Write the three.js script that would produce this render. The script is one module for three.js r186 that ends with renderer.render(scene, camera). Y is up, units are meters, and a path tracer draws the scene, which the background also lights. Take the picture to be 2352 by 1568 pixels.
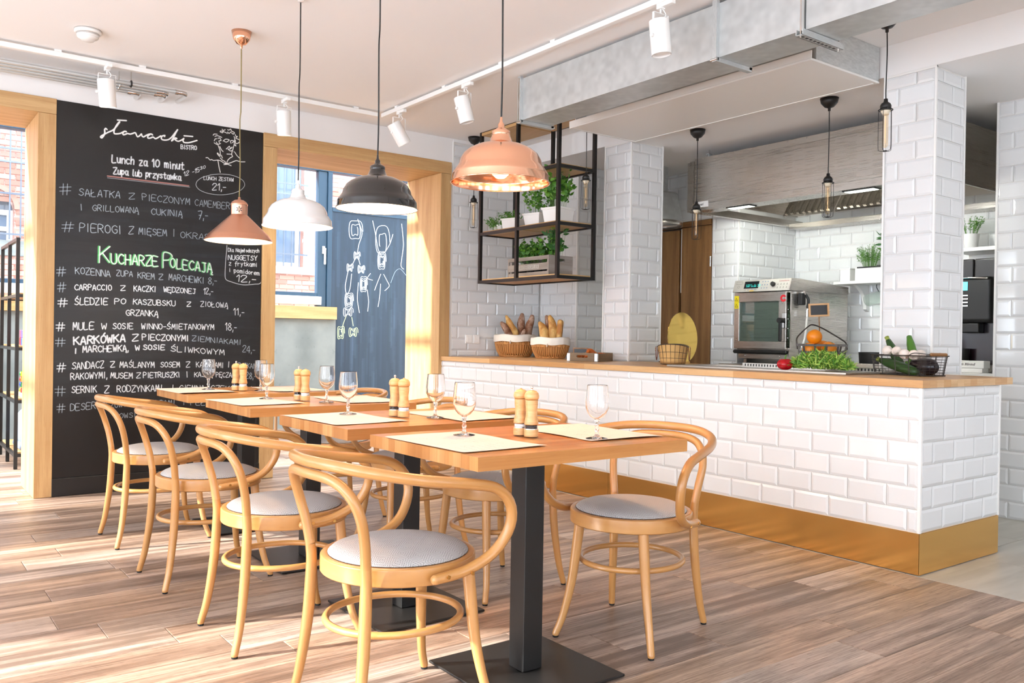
import * as THREE from 'three';
import { RoundedBoxGeometry } from 'three/addons/geometries/RoundedBoxGeometry.js';
import { mergeGeometries, mergeVertices } from 'three/addons/utils/BufferGeometryUtils.js';
import { RectAreaLightUniformsLib } from 'three/addons/lights/RectAreaLightUniformsLib.js';

// ---------------------------------------------------------------- camera, sky, sun, exposure
RectAreaLightUniformsLib.init();
const scene = new THREE.Scene();
const camera = new THREE.PerspectiveCamera(2 * Math.atan(784 / 1962.5) * 180 / Math.PI, 1.5, 0.05, 80);
{
  const yaw = 0.6434, pitch = -0.0043, roll = 0.0156;
  const f = new THREE.Vector3(Math.sin(yaw) * Math.cos(pitch), Math.sin(pitch), -Math.cos(yaw) * Math.cos(pitch));
  const r0 = new THREE.Vector3(Math.cos(yaw), 0, Math.sin(yaw)), u0 = new THREE.Vector3().crossVectors(r0, f);
  const r = r0.clone().multiplyScalar(Math.cos(roll)).addScaledVector(u0, Math.sin(roll));
  const u = u0.clone().multiplyScalar(Math.cos(roll)).addScaledVector(r0, -Math.sin(roll));
  camera.quaternion.setFromRotationMatrix(new THREE.Matrix4().makeBasis(r, u, f.clone().negate()));
  camera.position.set(0, 1.067, 0);
}
scene.background = new THREE.Color().setRGB(2.0, 2.25, 2.55);
const renderer = new THREE.WebGLRenderer({ antialias: true });
renderer.toneMapping = THREE.LinearToneMapping;
renderer.toneMappingExposure = 2.6;
renderer.shadowMap.enabled = true;

const sun = new THREE.DirectionalLight(new THREE.Color().setRGB(1, 0.95, 0.88), 6.5);
sun.position.set(1.5 - 3.3 * 4, 1.85 * 4, -4 - 1 * 4); sun.target.position.set(1.5, 0, -4);
sun.castShadow = true; sun.shadow.radius = 3; sun.shadow.mapSize.set(2048, 2048);
Object.assign(sun.shadow.camera, { left: -9, right: 9, top: 9, bottom: -9, near: 0.5, far: 40 });
scene.add(sun, sun.target);

// daylight entering through the windows beside and behind the camera: [x, z of middle, width, sill, head, looks towards +x or -z]
const WIN_LEFT = [[-5.62, 0.72], [-3.42, 1.75], [-1.2, 1.9], [1.25, 1.9]];           // middle z, width
const WIN_REAR = [[-0.6, 1.4], [1.4, 1.0], [3.2, 0.9]];                              // middle x, width
const WSILL = 0.25, WHEAD = 2.5;
for (const [z, w] of WIN_LEFT) areaLight('window_daylight', [-2.38, (WSILL + WHEAD) / 2, z], [1, 0, 0], w - 0.12, WHEAD - WSILL - 0.1, [0.88, 0.98, 1.14], 1.2);
for (const [x, w] of WIN_REAR) areaLight('window_daylight', [x, (WSILL + WHEAD) / 2, 2.98], [0, 0, -1], w - 0.12, WHEAD - WSILL - 0.1, [0.9, 0.98, 1.1], 0.3);
function areaLight(name, p, d, w, h, c, k) {
  const l = new THREE.RectAreaLight(new THREE.Color().setRGB(...c), k, w, h);
  l.name = name; l.position.set(...p); l.lookAt(p[0] + d[0], p[1] + d[1], p[2] + d[2]); scene.add(l);
  return l;
}

// ---------------------------------------------------------------- helpers
let seed = 7;
const rnd = () => { seed = (seed + 0x6D2B79F5) | 0; let t = Math.imul(seed ^ (seed >>> 15), 1 | seed); t = (t + Math.imul(t ^ (t >>> 7), 61 | t)) ^ t; return ((t ^ (t >>> 14)) >>> 0) / 4294967296; };
const rr = (a, b) => a + (b - a) * rnd();
const V = (x, y, z) => new THREE.Vector3(x, y, z);
const PI = Math.PI;
const names = {};
const numbered = (n) => { names[n] = (names[n] ?? -1) + 1; return names[n] ? n + '_' + String(names[n]).padStart(3, '0') : n; };
function clean(g) { g = g.index ? g.toNonIndexed() : g; for (const k of Object.keys(g.attributes)) if (!['position', 'normal', 'uv'].includes(k)) g.deleteAttribute(k); if (!g.attributes.uv) g.setAttribute('uv', new THREE.BufferAttribute(new Float32Array(g.attributes.position.count * 2), 2)); return g; }
const merge = (a) => a.length === 1 ? clean(a[0]) : mergeGeometries(a.map(clean));
function mesh(name, g, m, parent) {
  const o = new THREE.Mesh(Array.isArray(g) ? merge(g) : g, m); o.name = parent && parent !== scene ? name : numbered(name);
  o.castShadow = o.receiveShadow = true; (parent ?? scene).add(o); return o;
}
function tag(o, label, category, group) { o.userData.label = label; o.userData.category = category; if (group) o.userData.group = group; return o; }
function thing(name, label, category, [x, y, z] = [0, 0, 0], turn = 0, group) {
  const o = new THREE.Group(); o.name = numbered(name); o.position.set(x, y, z); o.rotation.y = turn; scene.add(o); return tag(o, label, category, group);
}
function struct(name, label, category) { const o = new THREE.Group(); o.name = numbered(name); o.userData.kind = 'structure'; scene.add(o); return label ? tag(o, label, category ?? 'structure') : o; }
function dup(root, [x, y, z], turn, label) { const r = root.clone(); r.userData = { ...root.userData }; r.name = numbered(root.name.replace(/_\d{3}$/, '')); scene.add(r); r.position.set(x, y, z); r.rotation.y = turn; if (label) r.userData.label = label; return r; }
const bx = (w, h, d, x = 0, y = 0, z = 0) => new THREE.BoxGeometry(w, h, d).translate(x, y, z);
const bb = (x0, x1, y0, y1, z0, z1) => bx(x1 - x0, y1 - y0, z1 - z0, (x0 + x1) / 2, (y0 + y1) / 2, (z0 + z1) / 2);
const rb = (w, h, d, r, x = 0, y = 0, z = 0, s = 2) => new RoundedBoxGeometry(w, h, d, s, Math.min(r, w / 2.01, h / 2.01, d / 2.01)).translate(x, y, z);
const rbb = (x0, x1, y0, y1, z0, z1, r = 0.004) => rb(x1 - x0, y1 - y0, z1 - z0, r, (x0 + x1) / 2, (y0 + y1) / 2, (z0 + z1) / 2);
const cyl = (r0, r1, h, x = 0, y = 0, z = 0, n = 20) => new THREE.CylinderGeometry(r1, r0, h, n).translate(x, y + h / 2, z);
const ball = (r, x = 0, y = 0, z = 0, n = 16) => new THREE.SphereGeometry(r, n, Math.ceil(n * 0.7)).translate(x, y, z);
const lathe = (p, n = 40) => new THREE.LatheGeometry(p.map((q) => new THREE.Vector2(Math.max(q[0], 0), q[1])), n);
function rod(a, b, r, n = 8) { const A = V(...a), B = V(...b), d = B.clone().sub(A), g = new THREE.CylinderGeometry(r, r, d.length(), n); g.applyQuaternion(new THREE.Quaternion().setFromUnitVectors(V(0, 1, 0), d.clone().normalize())); const m = A.add(B).multiplyScalar(0.5); return g.translate(m.x, m.y, m.z); }
// tube of varying radius along a smooth path; sq flattens it
function tube(pts, r, { n = 48, k = 10, closed = false, tension = 0.5, cap = true } = {}) {
  const c = new THREE.CatmullRomCurve3(pts.map((p) => V(...p)), closed, 'catmullrom', tension), R = (t) => typeof r === 'number' ? r : Array.isArray(r) ? lerpA(r, t) : r(t);
  const fr = c.computeFrenetFrames(n, closed), P = [], N = [], U = [], I = [], len = c.getLength();
  for (let i = 0; i <= n; i++) {
    const t = i / n, p = c.getPointAt(t), q = R(t);
    for (let j = 0; j <= k; j++) { const a = j / k * 2 * PI, d = fr.normals[i].clone().multiplyScalar(Math.cos(a)).addScaledVector(fr.binormals[i], Math.sin(a)); P.push(p.x + d.x * q, p.y + d.y * q, p.z + d.z * q); N.push(d.x, d.y, d.z); U.push(t * len, j / k * 2 * PI * q); }
  }
  for (let i = 0; i < n; i++) for (let j = 0; j < k; j++) { const a = i * (k + 1) + j, b = a + k + 1; I.push(a, a + 1, b, b, a + 1, b + 1); }
  const g = new THREE.BufferGeometry(); g.setAttribute('position', new THREE.Float32BufferAttribute(P, 3)); g.setAttribute('normal', new THREE.Float32BufferAttribute(N, 3)); g.setAttribute('uv', new THREE.Float32BufferAttribute(U, 2)); g.setIndex(I);
  if (closed || !cap) return clean(g);
  const ends = [0, 1].map((t) => { const s = new THREE.SphereGeometry(R(t), k, 6); const p = c.getPointAt(t); return s.translate(p.x, p.y, p.z); });
  return merge([g, ...ends]);
}
const lerpA = (a, t) => { const x = t * (a.length - 1), i = Math.min(a.length - 2, Math.floor(x)); return a[i] + (a[i + 1] - a[i]) * (x - i); };
// uv in metres, the grain (u) along the axis given
function grain(g, axis = 0, off = [rnd() * 3, rnd() * 3]) {
  g = clean(g); const p = g.attributes.position, n = g.attributes.normal, uv = g.attributes.uv;
  for (let i = 0; i < p.count; i++) {
    const N = [Math.abs(n.getX(i)), Math.abs(n.getY(i)), Math.abs(n.getZ(i))], P = [p.getX(i), p.getY(i), p.getZ(i)];
    const k = N.indexOf(Math.max(...N)), [a, b] = [0, 1, 2].filter((q) => q !== k);
    if (k === axis) uv.setXY(i, P[a] * 0.2 + off[0], P[b] + off[1]); else uv.setXY(i, P[axis] + off[0], P[a === axis ? b : a] + off[1]);
  }
  return g;
}
// flat piece with a bevelled rim, front towards +z: tiles, planks, bricks
function slab(w, h, t, inset, drop, off = null) {
  const x = w / 2, y = h / 2, ix = Math.max(x - inset, x * 0.5), iy = Math.max(y - inset, y * 0.5), z = t - drop;
  const A = [[-x, -y, 0], [x, -y, 0], [x, y, 0], [-x, y, 0]], B = A.map(([p, q]) => [p, q, z]), C = [[-ix, -iy, t], [ix, -iy, t], [ix, iy, t], [-ix, iy, t]], P = [], U = [];
  const quad = (a, b, c, d) => { for (const v of [a, b, c, a, c, d]) { P.push(...v); U.push(v[0] + (off ? off[0] : 0), v[1] + (off ? off[1] : 0)); } };
  quad(...C); for (let i = 0; i < 4; i++) { const j = (i + 1) % 4; quad(B[i], B[j], C[j], C[i]); quad(A[i], A[j], B[j], B[i]); }
  const g = new THREE.BufferGeometry(); g.setAttribute('position', new THREE.Float32BufferAttribute(P, 3)); g.setAttribute('uv', new THREE.Float32BufferAttribute(U, 2)); g.computeVertexNormals(); return g;
}
// ---------------------------------------------------------------- computed textures
const hash = (x, y, s) => { let h = Math.imul(x | 0, 374761393) + Math.imul(y | 0, 668265263) + Math.imul(s | 0, 1274126177); h = Math.imul(h ^ (h >>> 13), 1274126177); return ((h ^ (h >>> 16)) >>> 0) / 4294967296; };
function noise(x, y, s = 0) { const X = Math.floor(x), Y = Math.floor(y); let u = x - X, v = y - Y; u = u * u * (3 - 2 * u); v = v * v * (3 - 2 * v); const a = hash(X, Y, s), b = hash(X + 1, Y, s), c = hash(X, Y + 1, s), d = hash(X + 1, Y + 1, s); return a + (b - a) * u + (c - a) * v + (a - b - c + d) * u * v; }
const fbm = (x, y, s = 0, o = 4) => { let v = 0, a = 0.5; for (let i = 0; i < o; i++) { v += a * noise(x, y, s + i * 17); x *= 2.03; y *= 2.03; a *= 0.5; } return v / (1 - Math.pow(0.5, o)); };
function dataTex(w, h, sx, sy, fn, srgb = true) {
  const d = new Uint8Array(w * h * 4);
  for (let j = 0; j < h; j++) for (let i = 0; i < w; i++) { const c = fn((i + 0.5) / w * sx, (j + 0.5) / h * sy); const k = (j * w + i) * 4; for (let q = 0; q < 3; q++) d[k + q] = Math.max(0, Math.min(255, c[q])); d[k + 3] = 255; }
  const t = new THREE.DataTexture(d, w, h); t.magFilter = THREE.LinearFilter; t.minFilter = THREE.LinearMipmapLinearFilter; t.generateMipmaps = true; t.wrapS = t.wrapT = THREE.MirroredRepeatWrapping;
  if (srgb) t.colorSpace = THREE.SRGBColorSpace; t.repeat.set(1 / sx, 1 / sy); t.needsUpdate = true; return t;
}
const mix3 = (a, b, t) => [a[0] + (b[0] - a[0]) * t, a[1] + (b[1] - a[1]) * t, a[2] + (b[2] - a[2]) * t];
const sstep = (a, b, x) => { x = Math.max(0, Math.min(1, (x - a) / (b - a))); return x * x * (3 - 2 * x); };
function woodTex(s, dark, light, { w = 1024, h = 512, sx = 2, sy = 0.7, ring = 9, streak = 0.35, fine = 0.3, knots = 0 } = {}) {
  return dataTex(w, h, sx, sy, (u, v) => {
    const warp = fbm(u * 0.7, v * 3.2, s, 3), band = fbm(u * 0.9 + 3, v * 22, s + 5, 3), fib = fbm(u * 9, v * 260, s + 9, 2), pore = noise(u * 26, v * 420, s + 31);
    const rings = 0.5 + 0.5 * Math.sin(2 * PI * (v * ring + warp * 3.2));
    let t = 0.5 + streak * (band - 0.5) * 2 + 0.22 * (rings - 0.5) + fine * (fib - 0.5) - (pore > 0.8 ? 0.16 * fine * 2 : 0);
    if (knots) { const k = noise(u * 1.7, v * 7, s + 77); t -= knots * sstep(0.8, 0.95, k); }
    return mix3(dark, light, Math.max(0, Math.min(1, t)));
  });
}
const canvas = (w, h) => { const c = document.createElement('canvas'); c.width = w; c.height = h; return [c, c.getContext('2d')]; };
const canvasTex = (c) => { const t = new THREE.CanvasTexture(c); t.colorSpace = THREE.SRGBColorSpace; t.anisotropy = 8; return t; };
const M = (o) => new THREE.MeshStandardMaterial(o), MP = (o) => new THREE.MeshPhysicalMaterial(o);
const lin = (r, g, b) => new THREE.Color().setRGB(r, g, b);

// ---------------------------------------------------------------- materials
const T_floor = woodTex(11, [116, 98, 85], [206, 187, 172], { w: 2048, h: 512, sx: 3.2, sy: 0.9, ring: 9, streak: 0.55, fine: 0.75, knots: 0.35 });
const T_oak = woodTex(23, [180, 136, 84], [222, 186, 134], { ring: 10, streak: 0.3, fine: 0.35, knots: 0.35 });
const T_beech = woodTex(37, [174, 118, 64], [214, 164, 106], { ring: 12, streak: 0.28, fine: 0.3 });
const T_bent = woodTex(39, [172, 116, 60], [212, 160, 98], { w: 512, h: 256, ring: 14, streak: 0.25, fine: 0.3 });
const T_block = woodTex(41, [196, 148, 94], [232, 196, 148], { ring: 8, streak: 0.3, fine: 0.35 });
const T_door = woodTex(53, [112, 76, 42], [168, 122, 74], { ring: 9, streak: 0.45, fine: 0.4, knots: 0.4 });
const T_grey = woodTex(67, [120, 110, 102], [176, 168, 160], { w: 512, h: 256, ring: 9, streak: 0.4 });
const T_conc = dataTex(512, 512, 2, 2, (u, v) => { const n = fbm(u * 3, v * 3, 3, 5), p = noise(u * 46, v * 46, 8) > 0.93 ? 0.25 : 0; return mix3([112, 120, 119], [152, 159, 156], Math.max(0, n * 1.3 - 0.15 - p)); });
const T_brush = dataTex(256, 256, 0.5, 0.5, (u, v) => { const n = 150 + 70 * (noise(u * 12, v * 700, 2) - 0.5) + 50 * (fbm(u * 5, v * 5, 4) - 0.5); return [n, n, n]; }, false);
const T_galv = dataTex(512, 512, 1.2, 1.2, (u, v) => { const n = fbm(u * 14, v * 14, 9, 3), m = noise(u * 34, v * 34, 12); const k = 205 + 22 * (n - 0.5) + 14 * (m - 0.5); return [k, k + 3, k + 2]; });
const T_weave = dataTex(128, 128, 0.032, 0.032, (u, v) => { const a = Math.sin(2 * PI * (u + v) / 0.008), b = Math.sin(2 * PI * (u - v) / 0.008), k = 128 + 60 * a * b + 40 * a; return [k, k, k]; }, false);
const T_cloth = dataTex(128, 128, 0.032, 0.032, (u, v) => { const a = Math.sin(2 * PI * (u + v) / 0.008), b = Math.sin(2 * PI * (u - v) / 0.008), k = 172 + 20 * a * b + 14 * a; return [k + 3, k, k - 2]; });
const T_crust = dataTex(256, 256, 0.3, 0.3, (u, v) => { const n = fbm(u * 22, v * 22, 5, 4), f = noise(u * 160, v * 160, 6); return mix3([186, 120, 52], [246, 208, 132], Math.max(0, Math.min(1, n * 1.5 - 0.25 + 0.2 * (f - 0.5)))); });
const T_dark_crust = dataTex(256, 256, 0.3, 0.3, (u, v) => { const n = fbm(u * 20, v * 20, 15, 4), f = noise(u * 170, v * 170, 16); return mix3([120, 72, 44], [206, 178, 158], Math.max(0, Math.min(1, n * 1.7 - 0.4 + 0.3 * (f - 0.5)))); });
const T_tilefloor = dataTex(512, 256, 1.2, 0.6, (u, v) => mix3([168, 162, 150], [206, 200, 188], fbm(u * 3, v * 22, 71, 4)));
const mt = {
  plaster: M({ color: '#f1eeeb', roughness: 0.9 }), ceiling: M({ color: '#f5f3f1', roughness: 0.92 }),
  grout: M({ color: '#e3dfd9', roughness: 0.8 }),
  tile: ['#e6e6e5', '#e3e3e2', '#e8e8e7'].map((c) => MP({ color: c, roughness: 0.07, specularIntensity: 1 })),
  floor: ['#ffffff', '#f0e6de', '#e2d6cc', '#fbeee0', '#ece4e0'].map((c) => M({ color: c, map: T_floor, roughness: 0.42, bumpMap: T_floor, bumpScale: 0.0004 })),
  oak: M({ map: T_oak, roughness: 0.5 }), block: ['#ffffff', '#f2e6d8', '#e9d8c2'].map((c) => M({ color: c, map: T_block, roughness: 0.38 })),
  beech: ['#ffffff', '#f3e7da', '#e8d6c2', '#fff6ea'].map((c) => M({ color: c, map: T_beech, roughness: 0.32 })),
  bent: MP({ map: T_bent, roughness: 0.3, clearcoat: 0.35, clearcoatRoughness: 0.2 }),
  door: M({ map: T_door, roughness: 0.5 }), greywood: M({ map: T_grey, roughness: 0.75 }), tilefloor: M({ map: T_tilefloor, roughness: 0.35 }),
  concrete: M({ map: T_conc, roughness: 0.75 }), black: M({ color: '#1b1a19', roughness: 0.42 }), blackmetal: M({ color: '#211f1e', roughness: 0.4, metalness: 0.35 }),
  board: M({ color: '#171413', roughness: 0.4 }), white: M({ color: '#f3f1ed', roughness: 0.4 }), whitegloss: MP({ color: '#f4f2ee', roughness: 0.15 }),
  steel: M({ color: '#c6c0b8', metalness: 1, roughness: 0.5, roughnessMap: T_brush }),
  galv: M({ map: T_galv, metalness: 0.55, roughness: 0.4 }), chrome: M({ color: '#e2e0dd', metalness: 1, roughness: 0.12 }),
  brass: M({ color: lin(0.88, 0.52, 0.16), metalness: 1, roughness: 0.16 }), brassdisc: M({ color: lin(0.9, 0.6, 0.16), metalness: 1, roughness: 0.06 }),
  copper: M({ color: lin(0.93, 0.52, 0.34), metalness: 1, roughness: 0.12 }), copperbrush: M({ color: lin(0.78, 0.42, 0.29), metalness: 1, roughness: 0.3 }),
  glass: MP({ color: '#ffffff', transmission: 1, thickness: 0, roughness: 0.0, ior: 1.45 }), stem: MP({ color: '#ffffff', transmission: 1, thickness: 0.02, roughness: 0, ior: 1.5 }),
  fabric: M({ color: '#ffffff', map: T_cloth, roughness: 0.95, bumpMap: T_weave, bumpScale: 0.0016 }), rubber: M({ color: '#141414', roughness: 0.8 }),
  blue: M({ color: '#2c4a60', roughness: 0.4 }), linen: M({ color: '#f3ece0', roughness: 0.95 }), wicker: M({ color: '#c98f52', roughness: 0.6 }),
  crust: M({ map: T_crust, roughness: 0.6 }), darkcrust: M({ map: T_dark_crust, roughness: 0.75 }), wire: M({ color: '#4a443f', metalness: 0.7, roughness: 0.45 }), leather: M({ color: '#7c3c22', roughness: 0.5 }), canvas: M({ color: '#d3aa6c', roughness: 0.9 }),
  brick: ['#c8907e', '#c08270', '#d09e8e', '#b97a6a'].map((c) => M({ color: c, roughness: 0.9 })), mortar: M({ color: '#d9cfc6', roughness: 0.95 }),
  leaf: ['#4f8a22', '#3f7a1f', '#6fa62f', '#2f6a25'].map((c) => MP({ color: c, roughness: 0.55, transmission: 0.25, thickness: 0 })), leafdark: M({ color: '#27511f', roughness: 0.5 }), stemgreen: M({ color: '#5d8a3a', roughness: 0.7 }), soil: M({ color: '#2c2018', roughness: 1 }),
  orange: MP({ color: '#ef8a10', roughness: 0.38, bumpMap: T_brush, bumpScale: 0.0006 }), garlic: M({ color: '#eadcd0', roughness: 0.6 }), pepper: MP({ color: '#b8101c', roughness: 0.15 }), zucchini: M({ color: '#2f4f22', roughness: 0.4 }), aubergine: MP({ color: '#1c1118', roughness: 0.2 }),
};
// ---------------------------------------------------------------- the setting
const ZB = -6.155, XC = 3.856, ZC = -2.002, XP = 4.597, HC = 2.755, HS = 2.58, WT = 0.901, ZO = -9.3, XD = 5.87, ZN = -4.65, XN = 6.66;
const TP = 0.203, TR = 0.1034;                                        // tile pitch along and up
const tileGeo = {};
function tileFace(parent, o, u, n, W, H, { du = 0, dv = 0, skip } = {}) {
  const q = new THREE.Quaternion().setFromRotationMatrix(new THREE.Matrix4().makeBasis(V(0, 1, 0).cross(V(...n)), V(0, 1, 0), V(...n)));
  for (let r = Math.floor(-dv / TR) - 1; r * TR + dv < H; r++) {
    const a = Math.max(0, r * TR + dv), b = Math.min(H, (r + 1) * TR + dv); if (b - a < 0.016) continue;
    for (let c = -2; c * TP + du < W; c++) {
      const s = c * TP + du + (r & 1 ? TP / 2 : 0), x0 = Math.max(0, s), x1 = Math.min(W, s + TP); if (x1 - x0 < 0.016) continue;
      if (skip && skip((x0 + x1) / 2, (a + b) / 2)) continue;
      const w = Math.round((x1 - x0 - 0.003) * 1000) / 1000, h = Math.round((b - a - 0.003) * 1000) / 1000, k = w + '_' + h;
      const t = mesh('tile', tileGeo[k] ??= slab(w, h, 0.0085, 0.0125, 0.005), mt.tile[Math.floor(rnd() * 3)], parent);
      const m = (x0 + x1) / 2; t.position.set(o[0] + u[0] * m, o[1] + (a + b) / 2, o[2] + u[2] * m); t.quaternion.copy(q);
    }
  }
}
// floor: long vinyl planks running across the room
{
  const f = struct('floor', 'grey-brown oak-look plank floor across the dining room', 'floor');
  mesh('subfloor', bb(-2.4, XC, -0.06, -0.009, -6.72, 3), mt.grout, f);
  const full = [...Array(8)].map((_, i) => slab(1.2185, 0.1835, 0.008, 0.0022, 0.0012, [i * 0.41, 0.1 + i * 0.19]));
  const q = new THREE.Quaternion().setFromEuler(new THREE.Euler(-PI / 2, 0, 0));
  for (let r = 0; r < 52; r++) {
    const z = -6.72 + 0.1845 * (r + 0.5), s0 = -2.4 - rr(0.02, 1.2);
    for (let c = 0; c < 7; c++) {
      const a = Math.max(-2.4, s0 + c * 1.22), b = Math.min(XC - 0.002, s0 + (c + 1) * 1.22); if (b - a < 0.05) continue;
      const whole = b - a > 1.219, p = mesh('plank', whole ? full[Math.floor(rnd() * 8)] : slab(b - a - 0.0015, 0.1835, 0.008, 0.0022, 0.0012, [rr(0, 3), rr(0, 2)]), mt.floor[Math.floor(rnd() * 5)], f);
      p.position.set((a + b) / 2, -0.0085, z); p.quaternion.copy(q);
    }
  }
  const k = struct('floor_kitchen', 'pale stone-look tiles on the kitchen floor', 'floor'); k.name = 'floor_kitchen';
  mesh('subfloor', bb(XC, 7.4, -0.06, -0.009, -6.7, 3), mt.grout, k);
  for (let i = 0; i < 6; i++) for (let j = 0; j < 17; j++) { const t = mesh('tile', slab(0.597, 0.597, 0.008, 0.002, 0.001, [rr(0, 2), rr(0, 2)]), mt.tilefloor, k); t.rotation.x = -PI / 2; t.position.set(XC + 0.3 + i * 0.6, -0.0085, -6.4 + j * 0.6 - 0.17); }
}
// ceiling of the dining room, the lower one of the kitchen and the bulkhead between them
{
  const c = struct('ceiling', 'white dining room ceiling', 'ceiling'); mesh('plaster', bb(-2.6, XP, HC, HC + 0.15, -6.72, 3.2), mt.ceiling, c);
  const k = struct('ceiling_kitchen', 'lower white kitchen ceiling with its bulkhead', 'ceiling'); mesh('plaster', bb(XP, 7.5, HS, HC + 0.15, -6.72, 3.2), mt.ceiling, k);
}
// back wall with two oak-lined openings
{
  const w = struct('wall_back', 'white back wall around the oak framed openings and tiled corner', 'wall');
  mesh('plaster', bb(-2.4, 3.956, 2.546, HC, -6.70, ZB), mt.plaster, w);
  mesh('plaster', bb(0.935, 2.29, 0, 2.546, -6.70, ZB - 0.012), mt.plaster, w);
  mesh('plaster', bb(3.932, 3.956, 0, 2.546, -6.70, ZB), mt.plaster, w);
  mesh('tile_bed', bb(3.956, 4.925, 0, HC, -6.70, ZB - 0.004), mt.grout, w);
  mesh('plaster', bb(3.956, XP, 2.73, HC, ZB - 0.004, ZB + 0.004), mt.plaster, w);
  mesh('corner_trim', bb(3.952, 3.962, 0.9, 2.735, ZB - 0.004, ZB + 0.008), mt.white, w);
  tileFace(w, [3.962, 0.902, ZB - 0.003], [1, 0, 0], [0, 0, 1], 0.958, 1.825, { du: -0.138, dv: -0.052 });
  const p = struct('wall_pier', 'tiled pier beside the hanging shelf', 'wall');
  mesh('tile_bed', bb(4.932, 7.4, 0, HS, -6.70, -5.644), mt.grout, p);
  tileFace(p, [4.931, 0.902, -5.644], [0, 0, -1], [-1, 0, 0], 0.502, 1.677, { du: 0.06, dv: -0.052 });
  tileFace(p, [4.935, 0.902, -5.643], [1, 0, 0], [0, 0, 1], 0.72, 1.677, { du: -0.09, dv: -0.052 });
  mesh('corner_trim', bb(4.919, 4.934, 0.9, HS, -5.646, -5.632), mt.white, p);
  const frame = (name, x0, x1, label) => {
    const t = struct(name, label, 'trim');
    mesh('header', grain(rbb(x0, x1, 2.449, 2.548, -6.70, ZB + 0.022, 0.003), 0), mt.oak, t);
    for (const [a, b] of [[x0, x0 + 0.104], [x1 - 0.104, x1]]) mesh('post', grain(rbb(a, b, 0.001, 2.448, -6.70, ZB + 0.02, 0.003), 1), mt.oak, t);
  };
  frame('trim_1', 2.294, 3.932, 'oak lining of the opening between chalkboard and counter');
  frame('trim_2', -2.395, 0.934, 'oak lining of the opening to the toy corner');
}
// left wall and rear wall with tall windows, right end wall
{
  const panes = (t, along, mid, w, at) => {
    const a0 = mid - w / 2, a1 = mid + w / 2, f = 0.055, B = (p, q, y0, y1, d = 0.07) => along === 'z' ? bb(at - d / 2, at + d / 2, y0, y1, p, q) : bb(p, q, y0, y1, at - d / 2, at + d / 2);
    for (const [p, q, y0, y1] of [[a0, a1, WSILL, WSILL + f], [a0, a1, WHEAD - f, WHEAD], [a0, a0 + f, WSILL + f, WHEAD - f], [a1 - f, a1, WSILL + f, WHEAD - f]]) mesh('frame', B(p, q, y0, y1), mt.blue, t);
    if (w > 1) mesh('mullion', B(mid - 0.035, mid + 0.035, WSILL + f, WHEAD - f), mt.blue, t);
    mesh('pane', B(a0 + f, a1 - f, WSILL + f, WHEAD - f, 0.008), mt.glass, t);
  };
  const wall = (name, along, at, lo, hi, wins, label) => {
    const g = struct(name, label, 'wall'), B = (p, q, y0, y1) => along === 'z' ? bb(at - 0.2, at, y0, y1, p, q) : bb(p, q, y0, y1, at, at + 0.2);
    mesh('plaster', B(lo, hi, 0, WSILL), mt.plaster, g); mesh('plaster', B(lo, hi, WHEAD, HC), mt.plaster, g);
    let e = lo; for (const [m, w] of wins) { mesh('plaster', B(e, m - w / 2, WSILL, WHEAD), mt.plaster, g); e = m + w / 2; } mesh('plaster', B(e, hi, WSILL, WHEAD), mt.plaster, g);
    return g;
  };
  wall('wall_left', 'z', -2.4, -6.15, 3.0, WIN_LEFT, 'white window wall along the dining room');
  WIN_LEFT.forEach(([m, w], i) => panes(struct('window_' + (i + 1), ['narrow tall side window near the chalkboard wall', 'tall side window beside the second and third tables', 'tall side window beside the fourth table', 'tall side window past the tables'][i], 'window'), 'z', m, w, -2.5));
  wall('wall_front', 'x', 3.0, -2.4, 7.4, WIN_REAR, 'white wall with tall windows facing the chalkboard');
  WIN_REAR.forEach(([m, w], i) => panes(struct('window_' + (i + 5), ['window in the facing wall, next to the side windows', 'middle window in the wall that faces the chalkboard', 'window in the facing wall, next to the kitchen'][i], 'window'), 'x', m, w, 3.1));
  const r = struct('wall_right', 'white wall closing the kitchen', 'wall'); mesh('plaster', bb(7.4, 7.6, 0, HC, -6.7, 3.2), mt.plaster, r);
}
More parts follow.
